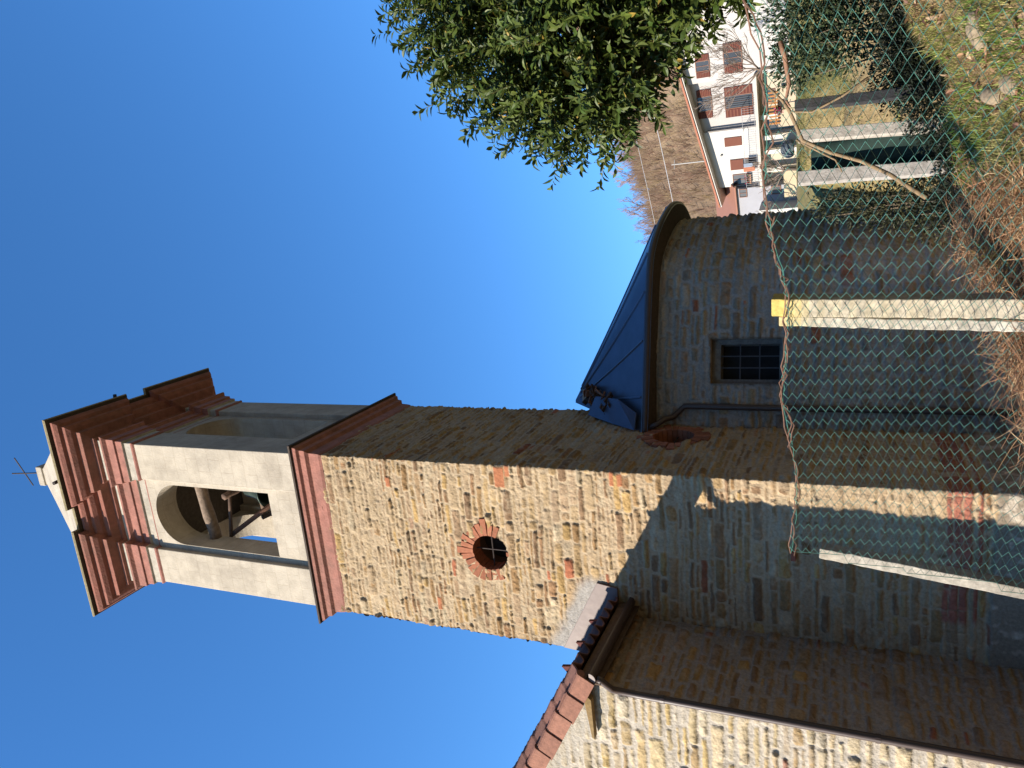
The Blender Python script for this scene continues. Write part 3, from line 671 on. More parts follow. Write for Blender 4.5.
for f_ in (1/3, 2/3): z = WZ0+(WZ1-WZ0)*f_; mb.tube([AP(WS0, z, -.19), AP(WS1, z, -.19)], .010, 6)
mb.build('window_grille', M['bars'], wo)
# roof of lead sheets
eave = catmull(np.array([(.02, 1.72), (-1.03, 2.10), (-1.95, 2.44), (-2.66, 2.83), (-3.12, 3.66), (-3.33, 4.72), (-3.02, 5.75), (-1.6, 7.3), (0, 7.8)]), 12)
apex = Vector(W(.0, 3.30, 4.74)); ZE = 3.10
mb = MB(); ne = len(eave); E_ = [Vector(W(a, b, ZE)) for a, b in eave]
def sag(p, t): q = p.lerp(apex, t); q.z -= .03*math.sin(math.pi*min(t*1.0, 1)); return q
rings = [[q+Vector((0, 0, -.10)) for q in E_]]+[[sag(q, t) for q in E_] for t in (0, .15, .3, .45, .6, .75, .88, .985)]
mb.loft(rings, closed=False); rf = mb.build('lead_roof', M['lead'], apse, smooth=False, fixn=False)
md = rf.modifiers.new('t', 'SOLIDIFY'); md.thickness = .02; md.offset = 1
for i in range(6, ne-20, 10):
    mb = MB(); mb.tube([sag(E_[i], t)+Vector((0, 0, .025)) for t in (0, .15, .3, .45, .6, .75, .9)], .022, 6); mb.build('standing_seam', M['lead'], rf)
mb = MB(); mb.tube([q+Vector((0, 0, -.05))+Vector((q.x-apex.x, q.y-apex.y, 0)).normalized()*.01 for q in E_], .048, 8); mb.build('gutter', M['gutter'], apse, smooth=True)
mb = MB(); inner = [Vector((*(A+D1*a+D2*b), ZE-.12)) for a, b in catmull(ctrl, 12)[6:]]
k_ = len(E_); ii = [inner[int(i*(len(inner)-1)/(k_-1))] for i in range(k_)]
mb.loft([[q+Vector((0, 0, -.10)) for q in E_], [q+Vector((0, 0, -.02)) for q in ii]], [(.10, .07, .05)], closed=False); mb.build('soffit', M['wood'], apse, fixn=False)
mb = MB(); pts = [W(-.06, 1.80, 3.0), W(-.10, 1.83, 2.88), W(-.16, 1.93, 2.78)]+[AP(.575, z, .07) for z in (2.66, 2.5, 1.5, .5, -.5, -1.5, -2.2)]
pts[3] = AP(.40, 2.68, .07)
mb.tube(pts, .048, 10); mb.build('downpipe', M['gutter'], apse, smooth=True)
# folded flashing and heap of old tiles where the roof meets the tower
mb = MB(); rg_ = random.Random(4)
P = [W(-.03, 1.72, 3.20), W(-.03, 2.0, 3.62), W(-.03, 2.45, 4.20), W(-.35, 2.5, 4.06), W(-.42, 2.1, 3.55), W(-.30, 1.75, 3.16)]
mb.add(P, [(0, 1, 4, 5), (1, 2, 3, 4)]); fl = mb.build('folded_flashing', M['lead'], rf, fixn=False); md = fl.modifiers.new('t', 'SOLIDIFY'); md.thickness = .02
mb = MB()
for i in range(46):
    t = rg_.random(); c0 = Vector(W(-.08-.30*rg_.random(), 2.25+.72*t, 3.74+.58*t+.08*rg_.random()))
    a = Vector((rg_.uniform(-1, 1), rg_.uniform(-1, 1), rg_.uniform(-.7, .5))).normalized(); b = a.cross(Vector((rg_.uniform(-.4, .4), rg_.uniform(-.4, .4), 1))).normalized(); n_ = a.cross(b)
    k = rg_.uniform(.5, 1.1); c = (.16*k, .105*k, .085*k) if rg_.random() < .75 else (.40*k, .20*k, .13*k)
    L, w, h = rg_.uniform(.16, .28), rg_.uniform(.09, .14), rg_.uniform(.015, .035)
    mb.box(c0-a*L/2-b*w/2, a*L, b*w, n_*h, c)
mb.box(Vector(W(-.10, 2.95, 4.34)), (.22, .05, .02), (-.03, .1, .02), (.02, .0, .14), (.55, .5, .42))
mb.build('loose_tiles', M['tile'], rf, bevel=.004)
#PART2
# ------------------------------------------------------------------ leaves and blades (numpy builders)
def leaves(name, P, Dr, Nn, Ln, Wd, Cc, m, parent=None, fold=.25):
    """one small folded leaf per row: base P, direction Dr, face normal Nn"""
    Dr = Dr/np.linalg.norm(Dr, axis=1)[:, None]
    sd_ = np.cross(Dr, Nn); sd_ /= np.maximum(np.linalg.norm(sd_, axis=1), 1e-6)[:, None]; up = np.cross(sd_, Dr)
    L = Ln[:, None]; Wv = Wd[:, None]; n = len(P)
    v = np.stack([P, P+Dr*L*.40+sd_*Wv*.5+up*Wv*fold, P+Dr*L*.72+sd_*Wv*.36+up*Wv*fold*.3, P+Dr*L-up*L*.10, P+Dr*L*.72-sd_*Wv*.36+up*Wv*fold*.3, P+Dr*L*.40-sd_*Wv*.5+up*Wv*fold, P+Dr*L*.5], 1).reshape(-1, 3)
    b = (np.arange(n)*7)[:, None]
    f = np.concatenate([b+np.array(t) for t in ((0, 1, 6), (1, 2, 6), (2, 3, 6), (3, 4, 6), (4, 5, 6), (5, 0, 6))], 0)
    return mesh_np(name, v, f, m, parent, np.repeat(Cc, 7, 0), smooth=False)
def blades(name, P, Ht, lean, Wd, Cc, m, parent=None):
    """curved grass blades: root P, height, lean vector (xy)"""
    n = len(P); ld = np.linalg.norm(lean, axis=1)[:, None]+1e-6; side = np.stack([-lean[:, 1], lean[:, 0]], 1)/ld
    S3 = np.concatenate([side, np.zeros((n, 1))], 1)*Wd[:, None]*.5; L3 = np.concatenate([lean, np.zeros((n, 1))], 1); H = np.zeros((n, 3)); H[:, 2] = Ht
    ts = ((0, 0, 1), (.45, .18, .85), (.8, .55, .5))
    vs = []
    for t, b, w in ts: q = P+H*t*(1-.15*b)+L3*b; vs += [q-S3*w, q+S3*w]
    vs.append(P+H*.95+L3)
    v = np.stack(vs, 1).reshape(-1, 3); o = (np.arange(n)*7)[:, None]
    f = np.concatenate([o+np.array(t) for t in ((0, 1, 3), (0, 3, 2), (2, 3, 5), (2, 5, 4), (4, 5, 6))], 0)
    return mesh_np(name, v, f, m, parent, np.repeat(Cc, 7, 0), smooth=False)
def rvec(n): v = rng.normal(size=(n, 3)); return v/np.linalg.norm(v, axis=1)[:, None]

def branchy(mb, p, d, L, r, depth, c, spread=.6, up=.15, shrink=.72, rgn=random, n=5, kids=(2, 3), minr=.002):
    q = Vector(p); dd = Vector(d).normalized(); pts = [q.copy()]; rr = [r]; k = 3
    for i in range(k):
        dd = (dd+Vector((rgn.uniform(-.18, .18), rgn.uniform(-.18, .18), rgn.uniform(-.08, .18)))).normalized(); q = q+dd*L/k; pts.append(q.copy()); rr.append(max(minr, r*(1-.35*(i+1)/k)))
    mb.tube(pts, rr, n, c, cap=False)
    if depth <= 0: return
    for i in range(rgn.randint(*kids)):
        t = rgn.uniform(.45, 1.0) if i else 1.0
        b = pts[min(3, int(t*3))]; a = Vector((rgn.gauss(0, 1), rgn.gauss(0, 1), rgn.gauss(0, 1))).normalized()
        nd = (dd+a*spread+Vector((0, 0, up))).normalized()
        branchy(mb, b, nd, L*shrink*rgn.uniform(.75, 1.15), r*.6, depth-1, c, spread, up, shrink, rgn, max(3, n-1), kids, minr)

# ------------------------------------------------------------------ EVERGREEN LAUREL
def laurel():
    base = np.array([2.62, 4.75]); gz = float(ground(base[0], base[1]))
    t = thing('laurel_tree', (base[0], base[1], gz), 'broad evergreen laurel with glossy green leaves overhanging the wire fence', 'tree')
    rg_ = random.Random(5); cen = np.array([2.72, 4.72, 1.62])
    tm = MB(); top = Vector((2.66, 4.72, 1.2))
    tm.tube([(base[0], base[1], gz-.1), (base[0]+.05, base[1], gz+.5), (2.60, 4.74, .75), top], [.085, .075, .065, .05], 9, (.20, .16, .12)); tm.build('trunk', M['bark'], t, smooth=True)
    lobes = []
    for (x, y, z, r) in ((1.98, 4.62, 1.62, .60), (2.12, 4.55, 2.12, .52), (2.05, 4.60, 1.24, .40), (2.45, 4.40, 2.36, .50), (2.7, 4.5, 1.8, .75), (2.35, 4.3, 1.5, .6), (2.9, 4.6, 1.1, .60), (2.42, 4.5, .98, .36), (2.24, 4.45, .84, .30), (2.30, 4.5, .66, .20), (1.66, 4.55, 1.70, .26), (2.6, 4.9, 2.5, .6),
                         (3.2, 4.7, 1.7, .8), (3.3, 4.9, 2.4, .6), (3.1, 5.2, 1.3, .7), (2.5, 5.3, 1.8, .7), (1.78, 4.58, 1.90, .34), (1.72, 4.6, 1.42, .32), (3.0, 4.3, 2.0, .6)):
        lobes.append((np.array([x+.075, y, z+.02]), r*.97))
    lm = MB(); P = []; D = []; 
    for c, r in lobes:
        a = Vector(top); b = Vector(c); mid = (a+b)/2+Vector((rg_.uniform(-.1, .1), rg_.uniform(-.1, .1), .08)); lm.tube([a, mid, b], [.028, .02, .010], 5, (.20, .17, .11))
        ns = int(215*(r/.5)**2)
        for i in range(ns):
            d = rvec(1)[0]; d[2] = d[2]*.9+.1
            rad = r*(rg_.random()**.33)*(1+.22*rg_.gauss(0, 1)*.6)
            s0 = c+d*rad*.85; out = d*.8+(s0-cen)*.35+np.array([-.12, -.1, .30])+rvec(1)[0]*.45; out /= np.linalg.norm(out)
            L = rg_.uniform(.10, .24)
            s1 = s0+out*L
            if rg_.random() < .4: lm.tube([Vector(s0), Vector(s1)], [.0035, .002], 3, (.20, .19, .07), cap=False)
            for j in range(rg_.randint(9, 14)):
                tt = (j+.5)/12; q = s0+out*L*min(tt, 1.02); ang = j*2.4
                P.append(q); D.append((out, ang))
    lm.build('branches', M['bark'], t)
    P = np.array(P); O = np.array([d[0] for d in D]); an = np.array([d[1] for d in D])+rng.normal(size=len(P))*.5
    a = np.cross(O, [.13, .31, .94]); a /= np.linalg.norm(a, axis=1)[:, None]; b = np.cross(O, a)
    Dv = O*.62+(a*np.cos(an)[:, None]+b*np.sin(an)[:, None])*.75+np.array([0, 0, -.12])
    Nn = O+np.array([-.15, -.1, .45])+rvec(len(P))*.5
    n = len(P); base = np.array((.060, .108, .018)); c2 = np.array((.140, .178, .032)); k = rng.random((n, 1))
    col = (base*(1-k)+c2*k)*rng.uniform(.55, 1.2, (n, 1)); yl = rng.random(n) < .018; col[yl] = (.42, .30, .06)
    leaves('crown', P, Dv, Nn, rng.uniform(.05, .092, n), rng.uniform(.020, .033, n), col, M['leaf'], t)
laurel()

def shrub(name, label, blobs, dens, ll, cols, m, group=None, cat='shrub'):
    x, y = blobs[0][0], blobs[0][1]; gz = float(ground(x, y))
    t = thing(name, (x, y, gz), label, cat, group); P = []; Dv = []
    sm = MB()
    for (bx, by, bz, rx, ry, rz) in blobs:
        n = int(dens*rx*rz*4)
        d = rvec(n); rr = rng.random(n)**.4*(1+.12*rng.normal(size=n)); P.append(np.array([bx, by, bz])+d*rr[:, None]*np.array([rx, ry, rz])); Dv.append(d+rvec(n)*.8+np.array([0, 0, .2]))
        for i in range(4):
            e = np.array([bx, by, bz])+rvec(1)[0]*np.array([rx, ry, rz])*.7
            sm.tube([(bx+.015*random.uniform(-1, 1), by, float(ground(bx, by))-.05), tuple(e)], [.014, .005], 4, (.16, .12, .08))
    sm.tube([(b_[0], b_[1], float(ground(b_[0], b_[1]))+.02) for b_ in blobs], .02, 4, (.14, .11, .07))
    P = np.concatenate(P); Dv = np.concatenate(Dv); n = len(P)
    gz_ = ground(P[:, 0], P[:, 1]); P[:, 2] = np.maximum(P[:, 2], gz_+.01)
    k = rng.random((n, 1)); col = (np.array(cols[0])*(1-k)+np.array(cols[1])*k)*rng.uniform(.6, 1.2, (n, 1))
    sm.build('stems', M['bark'], t)
    leaves('foliage', P, Dv, rvec(n)+np.array([-.3, -.2, .6]), rng.uniform(.7, 1.25, n)*ll, rng.uniform(.7, 1.2, n)*ll*.45, col, m, t)
shrub('ivy_shrub', 'dense dark green ivy covered shrub beyond the fence, below the laurel', [(3.45, 7.35, .42, .62, .5, .42), (2.98, 7.4, .55, .26, .3, .24), (3.15, 7.4, .12, .36, .35, .3), (3.9, 7.4, .2, .6, .5, .6)], 2900, .05, ((.030, .060, .028), (.07, .10, .04)), M['leafdull'])
shrub('shade_foliage', 'near-black foliage standing in for shade in the dip behind the grassy bank', [(3.4, 7.0, -.32, .75, .35, .26), (4.3, 7.1, -.22, .8, .4, .34), (2.72, 6.85, -.42, .42, .3, .20), (2.25, 6.75, -.52, .4, .3, .26), (2.6, 6.95, -.30, .36, .3, .26), (1.75, 6.9, -.68, .5, .3, .18)], 9000, .034, ((.008, .014, .007), (.016, .026, .010)), M['leafdull'], cat='shade foliage')  # near-black leaves added to paint in the shade of the dip
shrub('bramble_bush', 'small dark bramble with pale yellow leaves between the apse and the rear fence post', [(1.62, 7.6, -.30, .22, .25, .40), (1.70, 7.7, .02, .2, .2, .25), (1.52, 7.5, -.62, .3, .25, .3), (1.74, 7.9, .26, .16, .2, .2), (1.9, 7.7, -.5, .3, .25, .3)], 3000, .04, ((.018, .028, .014), (.09, .085, .03)), M['leafdull'])

# ------------------------------------------------------------------ WIRE FENCE along the bank
FL = np.array([(-1.37, 5.72), (-.3, 5.10), (.43, 4.52), (1.0, 3.78), (1.50, 3.0), (2.08, 1.85), (2.5, .9)])
fs = np.r_[0, np.cumsum(np.hypot(*np.diff(FL, axis=0).T))]
def FP(t): return np.array([np.interp(t, fs, FL[:, 0]), np.interp(t, fs, FL[:, 1])])
def fence():
    t = thing('wire_fence', (FL[2][0], FL[2][1], float(ground(*FL[2]))), 'green chain link fence on leaning concrete posts along the grassy bank', 'fence')
    m = MB(); p = .0262; nw = int(fs[-1]/(2*p))
    top = lambda s_: .425-.035*math.sin(s_*2.1)**2+.012*math.sin(s_*5)
    for k in range(nw):
        s0 = (k+.5)*2*p; x, y = FP(s0); tp = top(s0); bt = max(float(ground(x, y))+.01, -1.35)
        if s0 < .02: continue
        nz = int((tp-bt)/p); pts = []
        for j in range(nz+1):
            a = s0+p*(1 if ((j+k) % 2) else -1)*1.03; q = FP(a); nx = .006 if (j % 2) else -.006; b = .035*math.sin(a*1.7)*math.sin((j/nz)*math.pi)
            pts.append((q[0]+nx*.7+b*.6, q[1]+nx+b, tp-j*p+.010*math.sin(a*3+j*.15)))
        pts = [q for q in pts if q[0] > -1.17-(.25-q[2])*.1074]
        if len(pts) > 2: m.tube(pts, .0024, 3, cap=False)
    m.build('wire_mesh', M['wire'], t)
    rg_ = random.Random(8); m = MB()
    for zz, c, rad in ((0., (.22, .12, .08), .0035), (-.01, (.06, .22, .17), .002)):
        pts = []
        for s_ in np.arange(0.25, fs[-1], .08): q = FP(s_); pts.append((q[0], q[1]+.004, top(s_)+zz+.012*rg_.gauss(0, 1)*.6))
        m.tube(pts, rad, 5, c)
    m.build('top_wire', M['rustwire'], t)
    m = MB()                                    # dry vine wound along the top wire
    for s0, s1 in ((0.25, 2.0), (1.2, 2.9), (2.7, 4.2)):
        pts = []
        for i, s_ in enumerate(np.arange(s0, s1, .05)):
            q = FP(s_); a = s_*18+rg_.random()
            pts.append((q[0]+.012*math.cos(a)+rg_.gauss(0, .006), q[1]+.012*math.sin(a), top(s_)+.016*math.sin(a*.7)+rg_.gauss(0, .008)-.01))
        m.tube(pts, .0036, 4, (.21, .12, .085))
    m.build('dry_vine', M['twig'], t)
    def post(name, a, b, w, c0, c1, lab=None):
        a = Vector(a); b = Vector(b); d = (b-a).normalized(); x = Vector((.90, -.42, 0)); x = (x-d*x.dot(d)).normalized(); y = d.cross(x)
        mm = MB(); n = 40; rings = []; cols = []
        for i in range(n+1):
            q = a+(b-a)*i/n; j = Vector((rg_.gauss(0, .0018), rg_.gauss(0, .0018), 0))
            rings.append([q+j+x*(sx*w/2)+y*(sy*w/2) for sx, sy in ((-1, -1), (1, -1), (1, 1), (-1, 1))])
            k = min(1, max(0, min(1, (i-n*.86)/(n*.10)))+.30*max(0, (i-n*.3)/(n*.7))*rg_.random()); g_ = rg_.uniform(.88, 1.08); cols.append(tuple((a_*(1-k)+b_*k)*g_ for a_, b_ in zip(c0, c1)))
        mm.loft(rings, cols[:-1] if len(cols) > n else cols, caps=True)
        o = mm.build(name, M['concrete'], t, bevel=.006)
        if lab: o['label'] = lab
        return o
    cc = (.54, .475, .36); yl = (.66, .50, .14)
    post('post', (.405, 4.60, -1.15), (.467, 4.62, .465), .105, cc, yl, 'upright post with a yellow top')
    post('brace', (.305, 4.645, -1.15), (.386, 4.66, .430), .060, (.52, .48, .40), (.60, .50, .25))
    post('post', (-1.325, 5.75, -1.38), (-1.15, 5.80, .25), .085, (.46, .42, .35), (.44, .39, .31), 'leaning end post')
fence()

def rear_fence():
    t = thing('rear_fence', (1.78, 7.0, float(ground(1.78, 7))), 'row of pale concrete posts with dark green netting beyond the bank', 'fence')
    rg_ = random.Random(3)
    for (x0, y0, x1, y1, zt, w, c, lab) in ((1.745, 6.98, 1.785, 6.98, .50, .115, (.52, .48, .43), None), (2.05, 6.9, 2.12, 6.88, .50, .10, (.54, .49, .42), None), (2.33, 6.82, 2.355, 6.81, .52, .085, (.035, .037, .042), 'near-black post')):
        zb = float(ground(x0, y0))-.1; mm = MB(); rings = []
        for i in range(9):
            f = i/8; q = Vector((x0+(x1-x0)*f+rg_.gauss(0, .002), y0+(y1-y0)*f, zb+(zt-zb)*f)); rings.append([q+Vector((sx*w/2*.94+sy*.03*w, sy*w/2-sx*.03*w, 0)) for sx, sy in ((-1, -1), (1, -1), (1, 1), (-1, 1))])
        mm.loft(rings, [c]*8, caps=True); o = mm.build('post', M['concrete'], t, bevel=.005)
        if lab: o['label'] = lab
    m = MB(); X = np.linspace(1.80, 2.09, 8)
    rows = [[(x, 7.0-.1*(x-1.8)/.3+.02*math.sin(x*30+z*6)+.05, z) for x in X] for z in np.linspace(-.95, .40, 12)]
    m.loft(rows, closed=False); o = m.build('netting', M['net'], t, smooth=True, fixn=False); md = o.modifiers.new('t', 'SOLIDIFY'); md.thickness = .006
rear_fence()

# bare branch caught in the fence, thinner ones beside it
def branch_thing(name, label, pts, r, c, cat='branch', extra=()):
    t = thing(name, pts[-1], label, cat); m = MB(); m.tube(pts, r, 7, c); m.build('stem', M['bark'], t, smooth=True)
    for e, re in extra:
        m = MB(); m.tube(e, re, 5, c); m.build('side_shoot', M['bark'], t, smooth=True)
branch_thing('fallen_branch', 'long bare brown branch leaning against the far fence posts',
    [(2.0, 5.23, .60), (1.87, 5.28, .48), (1.81, 5.3, .44), (1.62, 5.36, .36), (1.53, 5.39, .19), (1.46, 5.41, .01), (1.36, 5.43, -.16), (1.29, 5.45, -.25), (1.20, 5.47, -.37)], [.007, .009, .012, .013, .013, .013, .013, .014, .016], (.30, .21, .12),
    extra=(([(1.63, 5.36, .40), (1.53, 5.39, .24), (1.48, 5.4, .16), (1.40, 5.42, .12)], [.008, .007, .006, .004]), ([(1.80, 5.3, .43), (1.78, 5.3, .30), (1.85, 5.28, .12), (1.93, 5.24, -.03)], [.007, .008, .009, .008])))
branch_thing('dead_stick', 'short reddish dead stick standing against the ivy shrub', [(2.37, 5.52, .52), (2.26, 5.56, .49), (2.10, 5.62, .47), (2.0, 5.65, .49), (1.94, 5.6, .46)], [.018, .017, .013, .010, .007], (.40, .22, .14), 'stick')

# stones in the bank
def stone_thing(x, y, sx, sy, sz, rot, label):
    b = bmesh.new(); bmesh.ops.create_icosphere(b, subdivisions=3, radius=1)
    for v in b.verts:
        q = np.array(v.co); k = 1+.28*float(fbm(np.array([q[0]*1.5+x*9]), np.array([q[1]*1.5+q[2]*1.3]), 3, 4)[0]); v.co = Vector((q[0]*sx*k, q[1]*sy*k, q[2]*sz*k))
    me = bpy.data.meshes.new('field_stone'); b.to_mesh(me); b.free()
    at = me.color_attributes.new('Col', 'FLOAT_COLOR', 'POINT'); at.data.foreach_set('color', np.tile(np.array([.40, .31, .20, 1], np.float32), len(me.vertices)))
    o = bpy.data.objects.new('field_stone', me); COL.objects.link(o); me.materials.append(M['concrete']); o.location = (x, y, float(ground(x, y))+sz*.35); o.rotation_euler = (.2, -.3, rot)
    tag(o, label, 'stone', 'stones in the bank')
    for p in me.polygons: p.use_smooth = True
stone_thing(1.40, 4.12, .07, .045, .035, .5, 'small pale stone low in the bank, the nearest of the stones to the photographer')
stone_thing(1.62, 4.02, .085, .05, .035, -.3, 'flat pale stone in the grass below the laurel, furthest from the concrete posts')
stone_thing(1.52, 4.62, .11, .05, .045, 1.1, 'long beige stone near the top of the bank, closest to the dark foliage standing in for shade')

# ------------------------------------------------------------------ grass on the bank
def scatter(n, poly, keep=None):
    poly = np.array(poly); lo, hi = poly.min(0), poly.max(0); out = []
    while sum(map(len, out)) < n:
        p = rng.uniform(lo, hi, (n*2, 2)); ins = np.zeros(len(p), bool); j = len(poly)-1
        for i in range(len(poly)):
            xi, yi = poly[i]; xj, yj = poly[j]
            ins ^= ((yi > p[:, 1]) != (yj > p[:, 1])) & (p[:, 0] < (xj-xi)*(p[:, 1]-yi)/(yj-yi+1e-12)+xi); j = i
        p = p[ins]
        if keep is not None: p = p[keep(p)]
        out.append(p)
    return np.concatenate(out)[:n]
bank = [(.75, 5.15), (1.05, 5.3), (1.36, 5.6), (1.75, 5.5), (2.2, 5.0), (2.9, 4.6), (3.4, 3.6), (2.6, 2.2), (1.4, 2.8), (1.0, 3.6), (.55, 4.4), (.4, 4.9)]
def grass_patch(name, label, n, hmin, hmax, palette, w, lean, keep=None, poly=bank, wt=None):
    p = scatter(n, poly, keep); z = ground(p[:, 0], p[:, 1])-.015
    P = np.stack([p[:, 0], p[:, 1], z], 1); cl = fbm(p[:, 0]*3.2, p[:, 1]*3.2, 3, 61)
    ht = rng.uniform(hmin, hmax, n)*(1+.7*cl); a = rng.uniform(0, 2*np.pi, n); ln = np.stack([np.cos(a), np.sin(a)], 1)*(ht*rng.uniform(*lean, n))[:, None]
    pal = np.array(palette); ci = np.clip(((cl+.45)/.9+rng.normal(size=n)*.28)*len(pal), 0, len(pal)-1).astype(int); col = pal[ci]*rng.uniform(.65, 1.25, (n, 1))
    o = blades(name, P, ht, ln, rng.uniform(.6, 1.3, n)*w, col, M['grass']); tag(o, label, 'grass', kind='stuff')
DRY = [(.60, .41, .20), (.70, .52, .26), (.52, .34, .18), (.68, .56, .24), (.52, .49, .15), (.36, .39, .10)]
grass_patch('grass', 'mixed green and straw coloured grass on the bank', 80000, .014, .065, DRY, .005, (.5, 1.6))
GRN = [(.15, .27, .04), (.22, .34, .06), (.34, .40, .10), (.50, .46, .18)]
grass_patch('grass_tufts', 'longer green tufts along the crest of the bank', 9000, .04, .13, GRN, .005, (.3, 1.0), keep=lambda p: (fbm(p[:, 0]*2.1+3, p[:, 1]*2.1, 2, 71) > .06) | ((np.hypot(p[:, 0]-1.25, p[:, 1]-5.25) < .3)))
THA = [(.48, .26, .135), (.58, .36, .19), (.66, .47, .27), (.36, .185, .10), (.52, .28, .15)]
dryp = [(-.5, 5.25), (-.15, 5.1), (.30, 5.08), (.62, 5.15), (1.0, 5.25), (1.12, 4.9), (1.05, 4.3), (.9, 3.9), (.62, 4.1), (.60, 4.2), (.40, 4.22), (.2, 4.4), (.0, 4.7), (-.5, 5.0)]
def thatch():
    n = 7500; p = scatter(n, dryp); z = ground(p[:, 0], p[:, 1])
    m = MB(); rg_ = random.Random(2)
    V = []; Fc = []; Cv = []
    for i in range(n):
        a = rg_.uniform(0, 2*math.pi); L = rg_.uniform(.08, .30); e = rg_.uniform(-.1, .75); d = np.array([math.cos(a), math.sin(a), e]); d /= np.linalg.norm(d)
        o = np.array([p[i, 0], p[i, 1], z[i]+rg_.uniform(-.02, .14)]); sd_ = np.cross(d, [rg_.uniform(-1, 1), rg_.uniform(-1, 1), 1]); sd_ /= np.linalg.norm(sd_)+1e-6; w = rg_.uniform(.0012, .0028)
        bend = rvec(1)[0]*L*.18+np.array([0, 0, -.10*L]); b0 = len(V)
        for t in (0, .35, .7, 1): q = o+d*L*t+bend*t*t*1.6; V += [q-sd_*w*(1-.5*t), q+sd_*w*(1-.5*t)]
        Fc += [(b0, b0+1, b0+3, b0+2), (b0+2, b0+3, b0+5, b0+4), (b0+4, b0+5, b0+7, b0+6)]; c = np.array(THA[rg_.randrange(5)])*rg_.uniform(.7, 1.3); Cv += [c]*8
    o = mesh_np('dry_brush', V, Fc, M['grass'], None, np.array(Cv), smooth=False); tag(o, 'tangled mat of dry brown stems at the foot of the fence', 'dry brush', kind='stuff')
thatch()
def litter():
    n = 2600; p = scatter(n, bank); z = ground(p[:, 0], p[:, 1])+rng.uniform(.0, .03, n)
    P = np.stack([p[:, 0], p[:, 1], z], 1); d = rvec(n); d[:, 2] *= .35
    pal = np.array([(.42, .24, .12), (.34, .17, .09), (.50, .34, .20), (.28, .15, .10)]); cc = pal[rng.integers(0, 4, n)]*rng.uniform(.7, 1.2, (n, 1))
    o = leaves('fallen_leaves', P, d, rvec(n)*.5+np.array([0, 0, 1.]), rng.uniform(.03, .06, n), rng.uniform(.018, .032, n), cc, M['leafdull']); tag(o, 'dead brown leaves lying in the grass of the bank', 'leaves', kind='stuff')
litter()
lawnp = [(2.4, 7.6), (3.2, 7.8), (5.2, 8.2), (7, 12), (6.5, 12.6), (3.0, 12.6), (2.4, 9)]
grass_patch('lawn_grass', 'short green and straw coloured grass of the lawn', 22000, .015, .05, [(.42, .32, .15), (.36, .31, .12), (.28, .28, .08), (.21, .25, .07)], .010, (.3, 1.2), poly=lawnp)

# ------------------------------------------------------------------ HOUSE up the slope
HS = 1.45; P0 = np.array([15.17, 40.0])*HS; DH = np.array([-.84, .54])/np.hypot(.84, .54); NH = np.array([-DH[1], DH[0]])*1.0
if NH[1] > 0: NH = -NH                                  # points towards the road
def HP(s, d, h): q = P0+DH*s*HS+NH*d; return (q[0], q[1], h*HS)      # s along the facade (left), d metres forward, h height
class HB(MB):
    def hbox(self, s0, s1, d0, d1, h0, h1, c):
        p = [HP(s0, d0, h0), HP(s1, d0, h0), HP(s1, d1, h0), HP(s0, d1, h0), HP(s0, d0, h1), HP(s1, d0, h1), HP(s1, d1, h1), HP(s0, d1, h1)]
        self.add(p, [(0, 3, 2, 1), (4, 5, 6, 7), (0, 1, 5, 4), (1, 2, 6, 5), (2, 3, 7, 6), (3, 0, 4, 7)], c)
WHT = (.72, .695, .65); GRY = (.56, .53, .51); BEI = (.62, .54, .42); SHU = (.13, .038, .03); SHU2 = (.20, .075, .05)
def opening(parent, name, s0, s1, d, h0, h1, shut=None, frame=(.30, .16, .11), bars=False):
    m = HB(); w = .035
    m.hbox(s0-w, s1+w, d-.03, d+.06, h1, h1+w, frame); m.hbox(s0-w, s1+w, d-.03, d+.08, h0-w, h0, frame); m.hbox(s0-w, s0, d-.03, d+.06, h0, h1, frame); m.hbox(s1, s1+w, d-.03, d+.06, h0, h1, frame)
    m.hbox((s0+s1)/2-.012, (s0+s1)/2+.012, d-.03, d+.05, h0, h1, frame)
    o = m.build(name, M['attr_far'], parent)
    m = HB(); m.hbox(s0, s1, d-.02, d+.015, h0, h1, (.1, .1, .1)); m.build('pane', M['glass'], o)
    if bars:
        m = HB()
        for k in range(1, 6): x = s0+(s1-s0)*k/6; m.hbox(x-.006, x+.006, d+.03, d+.06, h0, h1, SHU)
        m.build('grille', M['iron'], o)
    if shut:
        wd_ = shut
        for (a, b) in ((s0-wd_-w, s0-w), (s1+w, s1+w+wd_)):
            m = HB(); m.hbox(a, b, d, d+.07, h0-.02, h1+.02, SHU)
            n = 8
            for k in range(n): hh = h0+(h1-h0)*(k+.3)/n; m.hbox(a+.03, b-.03, d+.07, d+.09, hh, hh+(h1-h0)*.06, SHU2)
            m.build('shutter', M['attr_far'], o)
    return o
def rail(parent, s0, s1, d0, d1, h0, h1, n=9):
    m = HB(); c = (.35, .35, .36)
    for hh in (h0+.05, h1): m.hbox(s0, s1, d1-.03, d1, hh, hh+.02, c)
    for k in range(n+1): x = s0+(s1-s0)*k/n; m.hbox(x-.006, x+.006, d1-.025, d1-.005, h0, h1, c)
    for x in (s0, s1): m.hbox(x-.01, x+.01, d0, d1, h1, h1+.02, c)
    m.build('railing', M['attr_far'], parent)
